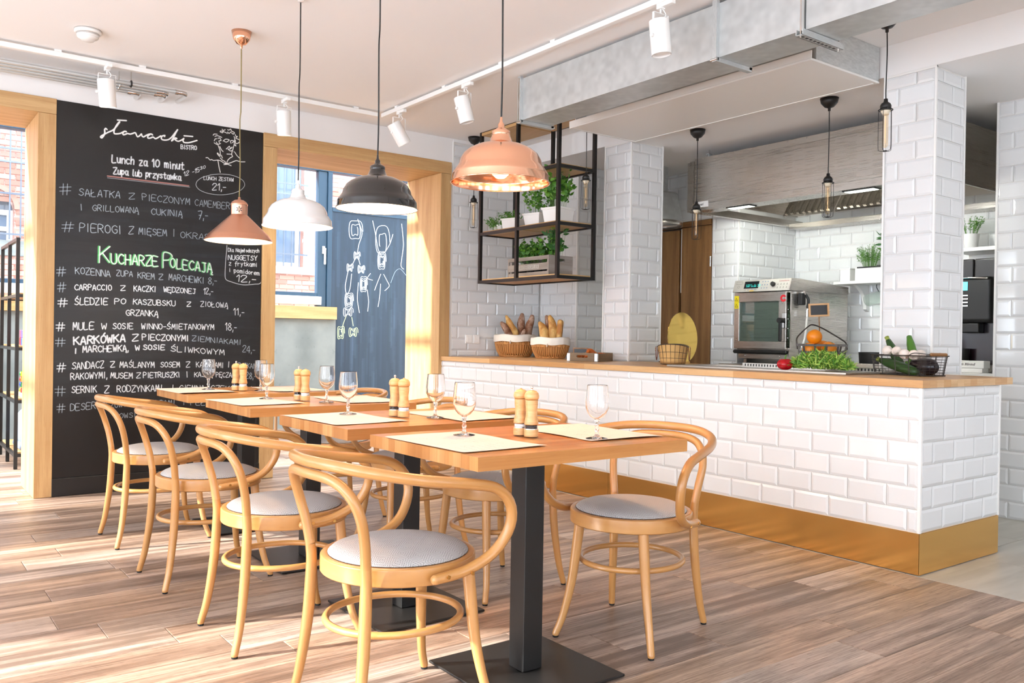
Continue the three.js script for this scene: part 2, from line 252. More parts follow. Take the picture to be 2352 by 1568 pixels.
// kitchen walls: door wall, niche, pillars
{
  const d = struct('wall_door', 'tiled kitchen wall around the wooden double door', 'wall');
  mesh('tile_bed', bb(XD + 0.01, 7.4, 0, HS, ZN - 0.29, ZN - 0.004), mt.grout, d); mesh('tile_bed', bb(XD + 0.01, XD + 0.2, 2.14, HS, -5.644, ZN - 0.3), mt.grout, d);
  tileFace(d, [XD + 0.008, 0.5, ZN], [0, 0, -1], [-1, 0, 0], 0.29, 2.08, { du: -0.05, dv: -0.02 });
  tileFace(d, [XD + 0.008, 2.15, ZN - 0.29], [0, 0, -1], [-1, 0, 0], 0.7, 0.43, { du: 0, dv: -0.01 });
  tileFace(d, [XD + 0.005, 0.5, ZN - 0.003], [1, 0, 0], [0, 0, 1], XN - XD, 1.62, { du: -0.05, dv: -0.02 });
  mesh('corner_trim', bb(XD - 0.004, XD + 0.008, 0.5, HS, ZN - 0.006, ZN + 0.006), mt.white, d);
  const n = struct('wall_niche', 'white tiled wall of the cooking niche', 'wall');
  mesh('tile_bed', bb(XN + 0.008, XN + 0.2, 0, HS, ZN, -2.5), mt.grout, n); mesh('tile_bed', bb(XN + 0.009, XN + 0.2, 0, HS, -2.5, 0.6), mt.grout, n);
  tileFace(n, [XN + 0.007, 0.9, -2.3], [0, 0, -1], [-1, 0, 0], ZN < 0 ? -2.3 - ZN : 0, 1.3, { du: -0.03, dv: -0.03 });
  const dr = struct('door_1', 'dark oak double door in the kitchen', 'door');
  mesh('frame', grain(bb(XD + 0.0, XD + 0.06, 2.09, 2.135, -5.63, ZN - 0.3), 2), mt.door, dr);
  mesh('leaf', grain(rbb(XD + 0.015, XD + 0.055, 0.005, 2.085, -5.298, ZN - 0.306, 0.003), 1), mt.door, dr);
  mesh('leaf', grain(rbb(XD + 0.03, XD + 0.07, 0.005, 2.075, -5.63, -5.345, 0.003), 1), mt.door, dr);
  mesh('edge_strip', bb(XD + 0.02, XD + 0.05, 1.5, 2.08, -5.31, -5.303), mt.white, dr);
  mesh('hinge', cyl(0.008, 0.008, 0.09, XD + 0.01, 1.72, ZN - 0.31, 10), mt.chrome, dr);
  mesh('passage_wall', bb(XD + 0.5, XD + 0.52, 0, 2.14, -5.63, ZN - 0.3), mt.door, dr);
  const pillar = (name, z0, z1, x1, label, f) => {
    const p = struct(name, label, 'pillar'); mesh('tile_bed', bb(XP + 0.01, x1 - 0.01, 0, HS, z0 + 0.01, z1 - 0.01), mt.grout, p);
    tileFace(p, [XP + 0.0095, WT + 0.001, z1 - 0.012], [0, 0, -1], [-1, 0, 0], z1 - z0 - 0.024, HS - WT - 0.012, { du: f[0], dv: f[1] });
    tileFace(p, [XP + 0.012, WT + 0.001, z1 - 0.0095], [1, 0, 0], [0, 0, 1], x1 - XP - 0.024, HS - WT - 0.012, { du: f[2], dv: f[1] });
    for (const [x, z] of [[XP, z1], [x1, z1], [XP, z0]]) mesh('corner_trim', bb(x - (x > XP ? 0.011 : 0), x + (x > XP ? 0 : 0.011), WT + 0.001, HS - 0.001, z - (z === z1 ? 0.011 : 0), z + (z === z1 ? 0 : 0.011)), mt.white, p);
    mesh('corner_trim', bb(XP - 0.001, XP + 0.01, HS - 0.012, HS - 0.001, z0, z1), mt.white, p);
  };
  pillar('pillar_1', -4.955, -4.655, 4.946, 'tiled pillar between the bread baskets and the wire basket', [-0.05, -0.055, -0.12]);
  pillar('pillar_2', -2.640, -2.337, 4.93, 'tiled pillar behind the vegetable basket', [-0.1, -0.055, -0.13]);
  const p3 = struct('wall_entry', 'tiled wall beside the kitchen entrance', 'wall'); mesh('tile_bed', bb(5.616, 5.76, 0, HS, -2.46, 0.9), mt.grout, p3);
  tileFace(p3, [5.6155, 0.004, 0.9], [0, 0, -1], [-1, 0, 0], 3.36, HS - 0.008, { du: 0.02, dv: 0.0, skip: (x) => x < 1.95 });
  mesh('corner_trim', bb(5.606, 5.618, 0, HS, -2.468, -2.456), mt.white, p3);
}
// glass-roofed veranda behind the back wall
{
  const f = struct('floor_veranda', 'sunlit pale plank floor of the veranda', 'floor'); f.name = 'floor_veranda';
  const q = new THREE.Quaternion().setFromEuler(new THREE.Euler(-PI / 2, 0, 0));
  mesh('subfloor', bb(-5.4, 7.4, -0.06, -0.009, ZO - 0.2, -6.72), mt.grout, f);
  for (let r = 0; r < 14; r++) for (let c = 0; c < 10; c++) { const s = -4.6 - (r * 0.47) % 1.22 + c * 1.22, p = mesh('plank', slab(1.2185, 0.1835, 0.008, 0.0022, 0.0012, [rr(0, 3), rr(0, 2)]), mt.floor[Math.floor(rnd() * 5)], f); p.position.set(s, -0.0085, -6.72 - 0.1845 * (r + 0.5)); p.quaternion.copy(q); }
  const w = struct('wall_veranda', 'concrete parapet of the veranda window wall', 'wall');
  mesh('concrete', (() => { const g = grain(bb(-5.4, 4.374, 0, 1.247, ZO - 0.2, ZO), 0, [0, 0]); return g; })(), mt.concrete, w);
  mesh('end_wall', bb(-5.6, -5.4, 0, 0.9, ZO - 0.2, -6.72), mt.plaster, w); mesh('end_wall', bb(7.2, 7.4, 0, 3.1, ZO - 0.2, -6.72), mt.plaster, w);
  mesh('wall_plate', bb(-5.4, 7.4, HC + 0.16, 3.12, -6.72, -6.5), mt.plaster, w);
  const l = struct('trim_3', 'oak ledge on the concrete parapet', 'trim');
  for (let i = 0; i < 9; i++) mesh('board', grain(rbb(-5.2 + i * 1.063, -5.2 + (i + 1) * 1.063 - 0.001, 1.249, 1.393, ZO - 0.19, ZO + 0.05, 0.003), 0), mt.oak, l);
  const win = struct('window_8', 'blue framed veranda window with a white handle', 'window');
  mesh('sill', rbb(-5.2, 4.2, 1.416, 1.512, ZO - 0.12, ZO - 0.02, 0.004), mt.white, win);
  for (const [a, b] of [[4.157, 4.269], [-0.6, -0.5], [1.95, 2.06], [3.03, 3.1]]) mesh('stile', rbb(a, b, 1.396, 2.98, ZO - 0.13, ZO - 0.05, 0.006), mt.blue, win);
  mesh('post', rbb(4.270, 4.328, 1.396, 2.98, ZO - 0.16, ZO - 0.03, 0.006), mt.blue, win);
  mesh('rail', rbb(-5.2, 4.157, 1.513, 1.556, ZO - 0.13, ZO - 0.05, 0.006), mt.blue, win); mesh('rail', rbb(-5.2, 7.2, 2.98, 3.06, ZO - 0.16, ZO - 0.03, 0.006), mt.blue, win);
  for (const [a, b, y] of [[-5.2, -0.6, 1.556], [-0.5, 1.95, 1.556], [2.06, 3.03, 1.556], [3.1, 4.157, 1.556], [4.328, 7.2, 2.528]]) mesh('pane', bb(a, b, y, 2.98, ZO - 0.095, ZO - 0.089), mt.glass, win);
  mesh('handle', [rb(0.03, 0.09, 0.02, 0.006, 4.225, 2.06, ZO - 0.04), rb(0.022, 0.19, 0.022, 0.008, 4.236, 1.985, ZO - 0.02), rb(0.024, 0.024, 0.04, 0.006, 4.236, 2.07, ZO - 0.03)], mt.white, win);
  const roof = struct('roof_veranda', 'glazed veranda roof on slim rafters', 'roof');
  for (let i = 0; i < 8; i++) mesh('rafter', bb(-5.3 + i * 1.78, -5.24 + i * 1.78, 3.08, 3.18, ZO - 0.2, -6.5), mt.blue, roof);
  for (let i = 0; i < 7; i++) mesh('pane', bb(-5.24 + i * 1.78, -3.52 + i * 1.78, 3.12, 3.128, ZO - 0.2, -6.6), mt.glass, roof);
}
// ---------------------------------------------------------------- outside: brick house across the yard
{
  const g = struct('ground_yard', 'pale paved yard outside the veranda', 'ground'); g.name = 'ground_yard'; mesh('paving', bb(-14, 16, -0.16, -0.06, -18, ZO - 0.2), mt.concrete, g);
  const h = thing('brick_house', 'red brick house across the yard with stone sills and iron window grilles', 'house', [0, 0, 0]);
  const Z = -13.5, holes = [[1.0, 1.55, 2.2, 2.72], [4.6, 5.74, 2.19, 4.2], [2.6, 3.4, 2.19, 4.2]];
  const T_far = dataTex(512, 512, 2.08, 1.232, (u, v) => { const r = Math.floor(v / 0.077), s = (u + (r & 1) * 0.13) / 0.26, c = Math.floor(s), m = (s - c) < 0.045 || (v / 0.077 - r) < 0.14; return m ? [206, 196, 186] : mix3([186, 126, 110], [222, 168, 152], hash(c & 7, r & 15, 4)); });
  T_far.wrapS = T_far.wrapT = THREE.RepeatWrapping;
  const far = M({ map: T_far, roughness: 0.95 });
  const wallBox = (x0, x1, y0, y1) => mesh('wall', grain(bb(x0, x1, y0, y1, Z - 0.4, Z), 0, [0, 0]), far, h);
  wallBox(-9, 1.0, -0.06, 6.5); wallBox(1.0, 1.55, -0.06, 2.2); wallBox(1.0, 1.55, 2.9, 6.5); wallBox(1.55, 2.6, -0.06, 6.5); wallBox(2.6, 3.4, -0.06, 2.19); wallBox(2.6, 3.4, 4.2, 6.5); wallBox(3.4, 4.6, -0.06, 6.5); wallBox(4.6, 5.74, -0.06, 2.19); wallBox(4.6, 5.74, 4.2, 6.5); wallBox(5.74, 13, -0.06, 6.5);
  const brick = [...Array(3)].map(() => slab(0.247, 0.066, 0.016, 0.004, 0.003)), half = slab(0.117, 0.066, 0.016, 0.004, 0.003);
  let count = 0;
  for (const [x0, x1, y0, y1] of [[4.75, 6.35, 1.35, 4.1], [1.1, 1.95, 1.35, 3.9]]) for (let r = Math.floor(y0 / 0.077); r * 0.077 < y1; r++) for (let c = Math.floor(x0 / 0.26); c * 0.26 < x1; c++) {
    const x = c * 0.26 + (r & 1 ? 0.13 : 0), y = r * 0.077; if (count > 298 || holes.some((q) => x > q[0] - 0.14 && x < q[1] + 0.12 && y > q[2] - 0.13 && y < q[3] + 0.1)) continue;
    count++; const b = mesh('brick', brick[0], mt.brick[Math.floor(rnd() * 4)], h); b.position.set(x, y, Z);
  }
  for (let r = 28; r < 55; r++) { if (r & 1) continue; if (count++ < 299) { const b = mesh('brick', half, mt.brick[r & 3], h); b.position.set(5.82, r * 0.077, Z); } }
  const glassD = M({ color: '#5d7690', roughness: 0.1 });
  mesh('surround', bb(5.745, 5.935, 2.18, 4.4, Z, Z + 0.025), mt.plaster, h); mesh('sill', rbb(4.5, 5.93, 2.06, 2.175, Z - 0.2, Z + 0.09, 0.01), mt.plaster, h); mesh('sill', rbb(0.6, 1.9, 2.08, 2.29, Z - 0.1, Z + 0.06, 0.01), mt.concrete, h); mesh('sill', rbb(2.5, 3.5, 2.06, 2.175, Z - 0.2, Z + 0.09, 0.01), mt.plaster, h);
  for (const [x0, x1, y0, y1] of holes) {
    const w = mesh('window', [bb(x0, x0 + 0.07, y0, y1, Z - 0.22, Z - 0.14), bb(x1 - 0.07, x1, y0, y1, Z - 0.22, Z - 0.14), bb(x0 + 0.07, x1 - 0.07, y1 - 0.07, y1, Z - 0.22, Z - 0.14), bb(x0 + 0.07, x1 - 0.07, y0, y0 + 0.07, Z - 0.22, Z - 0.14), bb(x0 + 0.07, x1 - 0.07, (y0 + y1) / 2 - 0.03, (y0 + y1) / 2 + 0.03, Z - 0.22, Z - 0.14)], mt.white, h);
    mesh('pane', bb(x0 + 0.07, x1 - 0.07, y0 + 0.07, (y0 + y1) / 2 - 0.03, Z - 0.2, Z - 0.19), glassD, w); mesh('pane', bb(x0 + 0.07, x1 - 0.07, (y0 + y1) / 2 + 0.03, y1 - 0.07, Z - 0.2, Z - 0.19), glassD, w);
  }
  { const s = new THREE.Shape(); s.absarc(1.275, 2.72, 0.34, 0, PI); s.lineTo(1.0, 2.72); s.absarc(1.275, 2.72, 0.275, PI, 0, true); mesh('arch', new THREE.ExtrudeGeometry(s, { depth: 0.06, bevelEnabled: false }).translate(0, 0, Z - 0.01), mt.brick[0], h);
    const a = new THREE.Shape(); a.absarc(1.275, 2.72, 0.275, 0, PI); mesh('pane', new THREE.ExtrudeGeometry(a, { depth: 0.02, bevelEnabled: false }).translate(0, 0, Z - 0.2), glassD, h); }
  const iron = M({ color: '#5a6878', roughness: 0.6 });
  const grille = (x0, x1, y0, y1, rails, step) => { const q = mesh('grille', rails.map((y) => bb(x0 - 0.05, x1 + 0.05, y - 0.012, y + 0.012, Z + 0.1, Z + 0.12)), iron, h); for (let x = x0 + step / 2; x < x1; x += step) mesh('bar', bb(x - 0.009, x + 0.009, y0, y1, Z + 0.1, Z + 0.118), iron, q); };
  grille(4.62, 5.72, 2.18, 4.3, [2.38, 3.36, 3.53, 4.1], 0.135); grille(0.9, 1.75, 2.3, 4.2, [2.37, 2.92, 3.35, 3.53], 0.13);
}
// ---------------------------------------------------------------- chalkboard menu
const GLYPH = {
  A: '0,0 2,6 4,0|.8,2 3.2,2', B: '0,0 0,6 2.5,6 3.4,5 2.5,3.2 0,3.2|2.5,3.2 4,1.8 2.8,0 0,0', C: '4,5 2.5,6 .8,5 0,3 .8,1 2.5,0 4,1', D: '0,0 0,6 2,6 4,4.5 4,1.5 2,0 0,0', E: '4,6 0,6 0,0 4,0|0,3 3,3', G: '4,5 2.5,6 .8,5 0,3 .8,1 2.5,0 4,1 4,2.8 2.4,2.8', H: '0,0 0,6|4,0 4,6|0,3 4,3', I: '1,0 1,6', J: '3,6 3,1 2,0 .5,.4|1.2,6 4,6', K: '0,0 0,6|4,6 0,2.8|1.2,3.6 4,0', L: '0,6 0,0 3.6,0', M: '0,0 .5,6 2,2 3.5,6 4,0', N: '0,0 0,6 4,0 4,6', O: '2,6 .5,5 0,3 .5,1 2,0 3.5,1 4,3 3.5,5 2,6', P: '0,0 0,6 2.6,6 3.8,4.8 2.6,3.2 0,3', R: '0,0 0,6 2.6,6 3.8,4.8 2.6,3.2 0,3|1.5,3.1 4,0', S: '3.8,5 2.4,6 .6,5.2 .8,3.8 3.2,2.6 3.8,1.2 2,0 0,.8', T: '0,6 4,6|2,6 2,0', U: '0,6 0,1.5 1.2,0 2.8,0 4,1.5 4,6', W: '0,6 .8,0 2,4 3.2,0 4,6', Y: '0,6 2,3 4,6|2,3 2,0', Z: '0,6 4,6 0,0 4,0',
  0: '2,6 .5,5 0,3 .5,1 2,0 3.5,1 4,3 3.5,5 2,6', 1: '0,4.4 1.6,6 1.6,0', 2: '0,4.6 1,6 3,6 3.8,4.6 0,0 4,0', 3: '0,5.6 2.4,6 3.4,4.8 1.4,3.2 3.8,1.6 2.4,0 0,.5', 4: '3,0 3,6 0,2 4,2', 5: '3.6,6 .4,6 .2,3.4 2.6,3.6 3.6,1.8 2.4,0 0,.4', 7: '0,6 4,6 1.4,0|.8,3 3,3', 8: '2,3.2 .4,4.6 2,6 3.6,4.6 2,3.2 0,1.6 2,0 4,1.6 2,3.2',
  ',': '.6,.6 .2,-1.2', '-': '0,2.6 2.6,2.6', '#': '.8,-.2 1.4,6.2|2.6,-.2 3.2,6.2|-.4,2 4.4,2.2|-.4,4.2 4.6,4.4',
  a: '3.2,3.8 1,4 0,2 1,0 2.6,.6 3.2,3.8 3.2,0 4,0', b: '0,6 0,0 2.6,0 3.4,2 2.4,3.8 0,3', c: '3,3.6 1.2,4 0,2 1.2,0 3,.5', d: '3.2,6 3.2,0|3.2,1 1.4,0 0,1.8 1.4,3.8 3.2,3', e: '0,2 3,2.2 2.4,3.9 .8,3.6 0,1.8 1.2,0 3,.6', f: '3,5.6 2,6 1.2,5 1.2,-1|0,3.4 2.6,3.4', h: '0,6 0,0|0,2.6 1.8,4 3,3 3,0', i: '1,3.8 1,0|1,5 1,5.3', j: '1.6,3.8 1.6,-1.4 .2,-1.8|1.6,5 1.6,5.3', k: '0,6 0,0|2.8,3.8 0,1.6|1,2.2 3,0', l: '.6,6 .6,.6 1.4,0', m: '0,0 0,4|0,3 1.2,4 1.9,3 1.9,0|1.9,3 3,4 3.9,3 3.9,0', n: '0,0 0,4|0,2.8 1.6,4 3,3 3,0', o: '1.6,4 0,2 1.6,0 3.2,2 1.6,4', p: '0,4 0,-2|0,3 1.8,4 3,2.4 1.8,.2 0,1', r: '0,4 0,0|0,2.6 1.4,4 2.6,3.6', s: '2.8,3.4 1.4,4 .2,3.2 2.6,1.2 1.6,0 0,.6', t: '1.2,5.8 1.2,.6 2.2,0 3,.4|0,4 2.8,4', u: '0,4 0,1 1,0 2.4,.8 3,4|3,4 3,0', w: '0,4 .8,0 2,3 3.2,0 4,4', y: '0,4 1.5,.6|3,4 .8,-2', z: '0,4 3,4 0,0 3,0',
};
Object.assign(GLYPH, { Ą: GLYPH.A + '|3.8,0 3.2,-1.2 4.3,-1.4', Ę: GLYPH.E + '|3.6,0 3,-1.2 4.1,-1.4', Ł: GLYPH.L + '|-.6,2.2 2,3.8', ł: GLYPH.l + '|-.4,2.6 1.8,4', Ó: GLYPH.O + '|2,6.8 3,8', Ś: GLYPH.S + '|2,6.8 3,8' });
const glyphW = (c) => c === ' ' ? 3 : c === 'I' || c === 'i' || c === 'l' || c === 'j' ? 2 : c === ',' ? 1 : c === '-' ? 2.6 : c === '1' ? 2 : /[a-zł]/.test(c) ? (/[mw]/.test(c) ? 4 : 3.2) : 4;
// strokes of a line of hand lettering from (x0, y0) to (x1, y1), letters cap high; calls draw(points)
function lettering(text, x0, y0, x1, y1, cap, draw, shake = 0.16) {
  let total = -1.3; for (const c of text) total += glyphW(c) + 1.3;
  const L = Math.hypot(x1 - x0, y1 - y0), k = L / total, ux = (x1 - x0) / L, uy = (y1 - y0) / L, v = cap / 6; let s = 0;
  for (const c of text) {
    const j = (rnd() - 0.5) * 0.5, tilt = (rnd() - 0.5) * 0.12;
    for (const part of (GLYPH[c] ?? '').split('|')) if (part) draw(part.split(' ').map((p) => { const [a, b] = p.split(',').map(Number), A = (s + a + tilt * b + (rnd() - 0.5) * shake) * k, B = (b + j + (rnd() - 0.5) * shake) * v; return [x0 + ux * A - uy * B * 0, y0 + uy * A + B]; }));
    s += glyphW(c) + 1.3;
  }
}
function chalk(ctx, pts, w, color, alpha, smooth = true) {
  ctx.strokeStyle = color; ctx.lineCap = 'round'; ctx.lineJoin = 'round';
  for (let pass = 0; pass < 3; pass++) {
    ctx.globalAlpha = alpha * [0.75, 0.35, 0.25][pass]; ctx.lineWidth = w * [0.8, 1.1, 0.5][pass]; ctx.beginPath();
    const q = pts.map(([x, y]) => [x + (rnd() - 0.5) * w * 0.25 * pass, y + (rnd() - 0.5) * w * 0.25 * pass]);
    ctx.moveTo(...q[0]);
    if (!smooth || q.length < 3) for (const p of q.slice(1)) ctx.lineTo(...p);
    else for (let i = 0; i < q.length - 1; i++) { const z = q[Math.max(0, i - 1)], a = q[i], b = q[i + 1], c = q[Math.min(q.length - 1, i + 2)], f = 0.14; ctx.bezierCurveTo(a[0] + (b[0] - z[0]) * f, a[1] + (b[1] - z[1]) * f, b[0] - (c[0] - a[0]) * f, b[1] - (c[1] - a[1]) * f, b[0], b[1]); }
    ctx.stroke();
  }
  ctx.globalAlpha = 1;
}
// menu lines: text, start x y, end x y, letter height (cm on the board), weight, chalk
const MENU = [["BISTRO",77.7,234.4,88.4,235.1,2.7,1.3,0],["Lunch za 10 minut",33.6,219.1,79.9,220.1,4.9,1.8,0],["Zupa lub przystawka",34.6,211.5,77.8,212.6,4.1,1.7,0],["12 -15",80.0,215.5,90.6,220.1,3.0,0.9,0],["30",91.0,221.5,94.5,223.1,2.0,0.8,0],["LUNCH ZESTAW",93.6,214.9,114.7,216.2,2.4,0.9,0],["21,-",99.6,208.2,109.3,209.3,4.6,1.2,0],["#",3.4,194.3,8.8,194.9,6.7,0.9,1],["#",4.7,170.5,10.2,170.9,6.1,0.9,1],["SAŁATKA",14.0,194.9,38.8,195.7,4.4,1,1],["Z",44.4,196.1,48.0,196.4,3.7,0.9,1],["PIECZONYM",52.9,196.1,84.1,196.1,4.2,0.9,1],["CAMEMBERTEM",87.7,195.9,121.5,196.0,4.4,0.8,1],["I",14.6,185.3,16.3,185.4,4.0,1,1],["GRILLOWANĄ",22.1,185.9,50.6,186.9,3.8,0.9,1],["CUKINIĄ",58.8,186.9,79.2,187.3,4.0,1,1],["7,-",90.1,186.6,96.6,187.0,5.6,1.1,1],["PIEROGI",14.6,171.5,39.9,172.1,5.3,1,1],["Z",44.5,172.3,47.5,172.5,4.8,1,1],["MIĘSEM",50.9,172.9,69.0,173.0,4.2,1,1],["I",72.6,173.2,74.9,173.3,4.9,1,1],["OKRASĄ",78.3,172.9,102.1,172.5,4.1,0.9,1],["K",26.5,151.8,32.7,152.2,10.4,2.2,2],["UCHARZE",33.8,152.0,63.4,151.8,6.5,2,2],["P",66.8,151.6,72.9,151.9,9.9,2.2,2],["OLECAJĄ",71.7,151.5,100.2,149.5,6.4,2,2],["#",2.0,141.9,6.3,142.1,5.6,1,1],["KOZENNA",12.5,144.0,33.4,143.0,4.1,1,1],["ZUPA",37.3,143.9,47.3,143.7,3.6,1,1],["KREM",50.7,143.2,61.4,142.9,3.8,1,1],["Z",64.3,143.0,67.0,143.0,3.6,1,1],["MARCHEWKI",70.9,142.9,94.6,141.7,4.2,1,1],["8,-",97.7,141.6,103.6,141.6,4.7,1,1],["#",2.6,131.5,6.5,131.7,5.8,0.9,1],["CARPACCIO",12.2,133.4,34.4,134.0,3.5,1.2,0],["Z",40.0,134.3,42.9,134.4,3.1,1.2,0],["KACZKI",48.3,134.2,62.3,134.3,3.6,1.2,0],["WĘDZONEJ",67.6,134.6,89.0,134.2,3.3,1.2,0],["12,-",94.6,134.3,101.2,134.2,4.1,1,0],["#",3.1,122.0,7.5,122.1,5.2,1.2,0],["ŚLEDZIE",12.4,123.8,32.0,124.5,4.2,1.3,0],["PO",36.4,125.2,43.2,125.4,3.5,1.2,0],["KASZUBSKU",48.0,125.4,75.3,125.0,3.5,1.2,0],["Z",83.2,125.3,85.8,125.3,3.0,1.2,0],["ZIOŁOWĄ",92.6,125.4,111.8,125.0,3.5,1,0],["GRZANKĄ",43.6,117.7,64.0,117.6,3.7,1.2,0],["11,-",116.2,120.2,123.8,120.0,4.7,1,0],["#",2.2,106.7,6.2,106.7,5.2,1.2,0],["MULE",11.6,107.3,23.8,108.1,4.6,1.3,0],["W",28.6,108.4,31.6,108.4,3.7,1.2,0],["SOSIE",35.5,108.5,48.0,108.7,3.8,1.2,0],["WINNO-ŚMIETANOWYM",53.4,108.8,102.2,109.3,3.6,1.2,0],["18,-",110.3,108.9,118.4,108.5,5.2,1,0],["#",2.0,96.6,6.7,96.6,5.2,0.9,1],["KARKÓWKA",12.2,97.8,43.2,100.2,4.8,2,0],["Z",47.7,100.7,51.4,100.8,4.2,1.5,0],["PIECZONYMI",54.1,101.3,84.7,100.9,3.9,1.4,0],["ZIEMNIAKAMI",87.1,101.1,121.7,98.5,3.5,0.9,1],["I",12.3,92.2,14.0,92.2,3.0,1.6,0],["MARCHEWKĄ,",17.5,93.0,45.5,93.7,4.0,1.4,0],["W",49.8,94.4,52.4,94.4,3.1,1.4,0],["SOSIE",54.9,94.7,68.6,94.7,3.3,1.4,0],["ŚLIWKOWYM",72.8,93.8,109.7,91.1,3.6,1.1,0],["24,-",123.0,93.3,132.1,92.6,4.7,0.9,1],["#",2.8,80.5,6.8,80.4,5.4,1.1,0],["SANDACZ",11.3,81.8,30.3,82.6,4.3,1.1,0],["Z",34.4,82.9,37.0,82.9,3.6,1.2,0],["MAŚLANYM",40.1,82.7,62.1,82.7,3.7,1.1,0],["SOSEM",66.2,82.8,78.9,82.7,3.5,1.1,0],["Z",83.2,82.7,85.8,82.7,3.6,1,0],["KAPARAMI",90.2,82.6,109.2,82.0,3.6,0.9,0],["I",112.2,82.1,113.8,82.1,4.0,1,0],["SZYJKAMI",117.1,81.9,134.5,81.2,3.5,0.8,1],["RAKOWYMI,",10.6,75.2,32.5,75.7,4.0,1.1,0],["MUSEM",34.5,75.7,48.1,75.5,3.6,1.1,0],["Z",50.7,75.7,53.2,75.7,3.4,1,0],["PIETRUSZKI",55.1,75.7,79.0,75.7,3.5,1.1,0],["I",83.3,75.6,84.7,75.6,3.9,1,0],["KASZĄ",89.0,75.7,101.6,75.5,3.3,0.9,0],["PĘCZAK",104.2,75.4,117.6,74.8,3.3,0.9,0],["28,-",125.7,73.9,133.2,73.5,4.6,0.9,1],["#",2.2,65.0,7.2,64.8,6.0,0.8,1],["SERNIK",11.3,66.4,26.1,66.8,4.2,1.1,0],["Z",30.9,66.2,33.6,66.1,4.4,1.2,0],["RODZYNKAMI",38.6,66.4,67.4,66.3,4.1,1.1,0],["I",73.6,66.3,75.2,66.2,4.0,1,0],["CIEMNĄ",79.0,66.1,96.3,65.4,4.0,0.9,0],["CZEKOLADĄ",100.7,65.3,131.0,64.1,4.0,0.9,0],["#",3.1,54.2,7.1,54.1,5.4,0.8,1],["DESER",10.6,55.0,25.5,55.7,4.3,0.9,1],["BEZOWY",29.6,55.8,44.5,56.2,3.8,0.8,1],["OWOCAMI",55.7,57.2,75.9,56.5,3.2,0.8,1],["I",81.4,56.3,82.7,56.2,3.2,0.8,1],["PEŁNĄ",86.7,56.1,104.1,55.0,3.3,0.8,1],["OWSIANKĄ",40.3,48.8,62.7,49.0,3.2,0.7,1],["Dla Najmłodszych",111.5,165.4,134.3,166.4,2.5,1,0],["NUGGETSY",111.6,159.6,132.8,160.6,3.3,1.2,0],["z frytkami",112.3,155.6,132.9,156.0,3.0,1,0],["i pomidorem",112.4,151.0,134.7,149.6,3.0,1,0],["12,-",117.9,144.3,132.0,144.5,4.6,1.2,0]];
const LOGO = [[[30.23,240.21],[29.46,240.81],[28.81,239.84],[28.93,238.06],[28.48,236.19],[27.18,234.3],[26.37,234.58],[27.07,235.61],[28.94,237.03],[31.29,238.68],[33.89,240.38],[36.01,243.3],[37.66,246.06],[37.99,246.58],[37.18,245.82],[35.54,242.97],[34.52,239.96],[34.73,238.34],[36.08,238.24],[38.48,238.93],[40.16,240.07],[41.46,240.8],[42.14,240.59],[40.88,240.7],[39.93,239.15],[40.52,238.31],[41.87,238.93],[42.84,239.6],[44.79,239.49],[47.47,240.85]],[[47.97,240.77],[49.23,238.34],[50.7,239.36],[51.68,240.56],[52.19,239.32],[53.19,238.79],[54.67,239.97],[56.16,240.99],[57.91,241.53],[58.77,241.08],[57.66,241.49],[55.92,239.9],[55.94,238.47],[57.44,238.7],[59.19,239.61],[60.72,238.78],[62.23,239.64],[64.24,241.18]],[[66.59,241.17],[66.79,241.94],[65.26,241.33],[64.51,239.89],[65.29,238.83],[67.34,238.82],[69.38,239.56],[71.42,241.48],[73.46,244.48],[75.24,247.18],[74.48,245.71],[72.71,241.67],[71.46,238.91]],[[71.46,238.91],[72.22,239.72],[73.76,241.3],[74.85,241.03],[73.51,240.34],[74.56,239.53],[76.13,239.39],[78.2,240.62],[79.5,241.74],[78.99,240.2],[79.8,239.08],[82.43,239.25],[85.07,240.19],[88.51,241.8]],[[36.68,247.45],[42.0,248.07]],[[79.73,243.72],[85.55,244.07]]];
const OVAL = [[98.0,218.8],[105.0,220.3],[112.1,220.6],[118.1,219.5],[121.9,217.3],[122.8,214.3],[120.5,211.0],[115.6,208.1],[109.0,206.1],[101.8,205.3],[95.3,205.8],[90.5,207.5],[88.3,210.2],[89.0,213.3],[92.5,216.3],[98.3,218.8]], KIDS = [[110.6,169.9],[109.8,157.2],[109.8,146.2],[114.2,143.8],[122.3,142.1],[131.2,143.0],[136.0,144.9],[136.2,158.9],[136.5,171.2]];
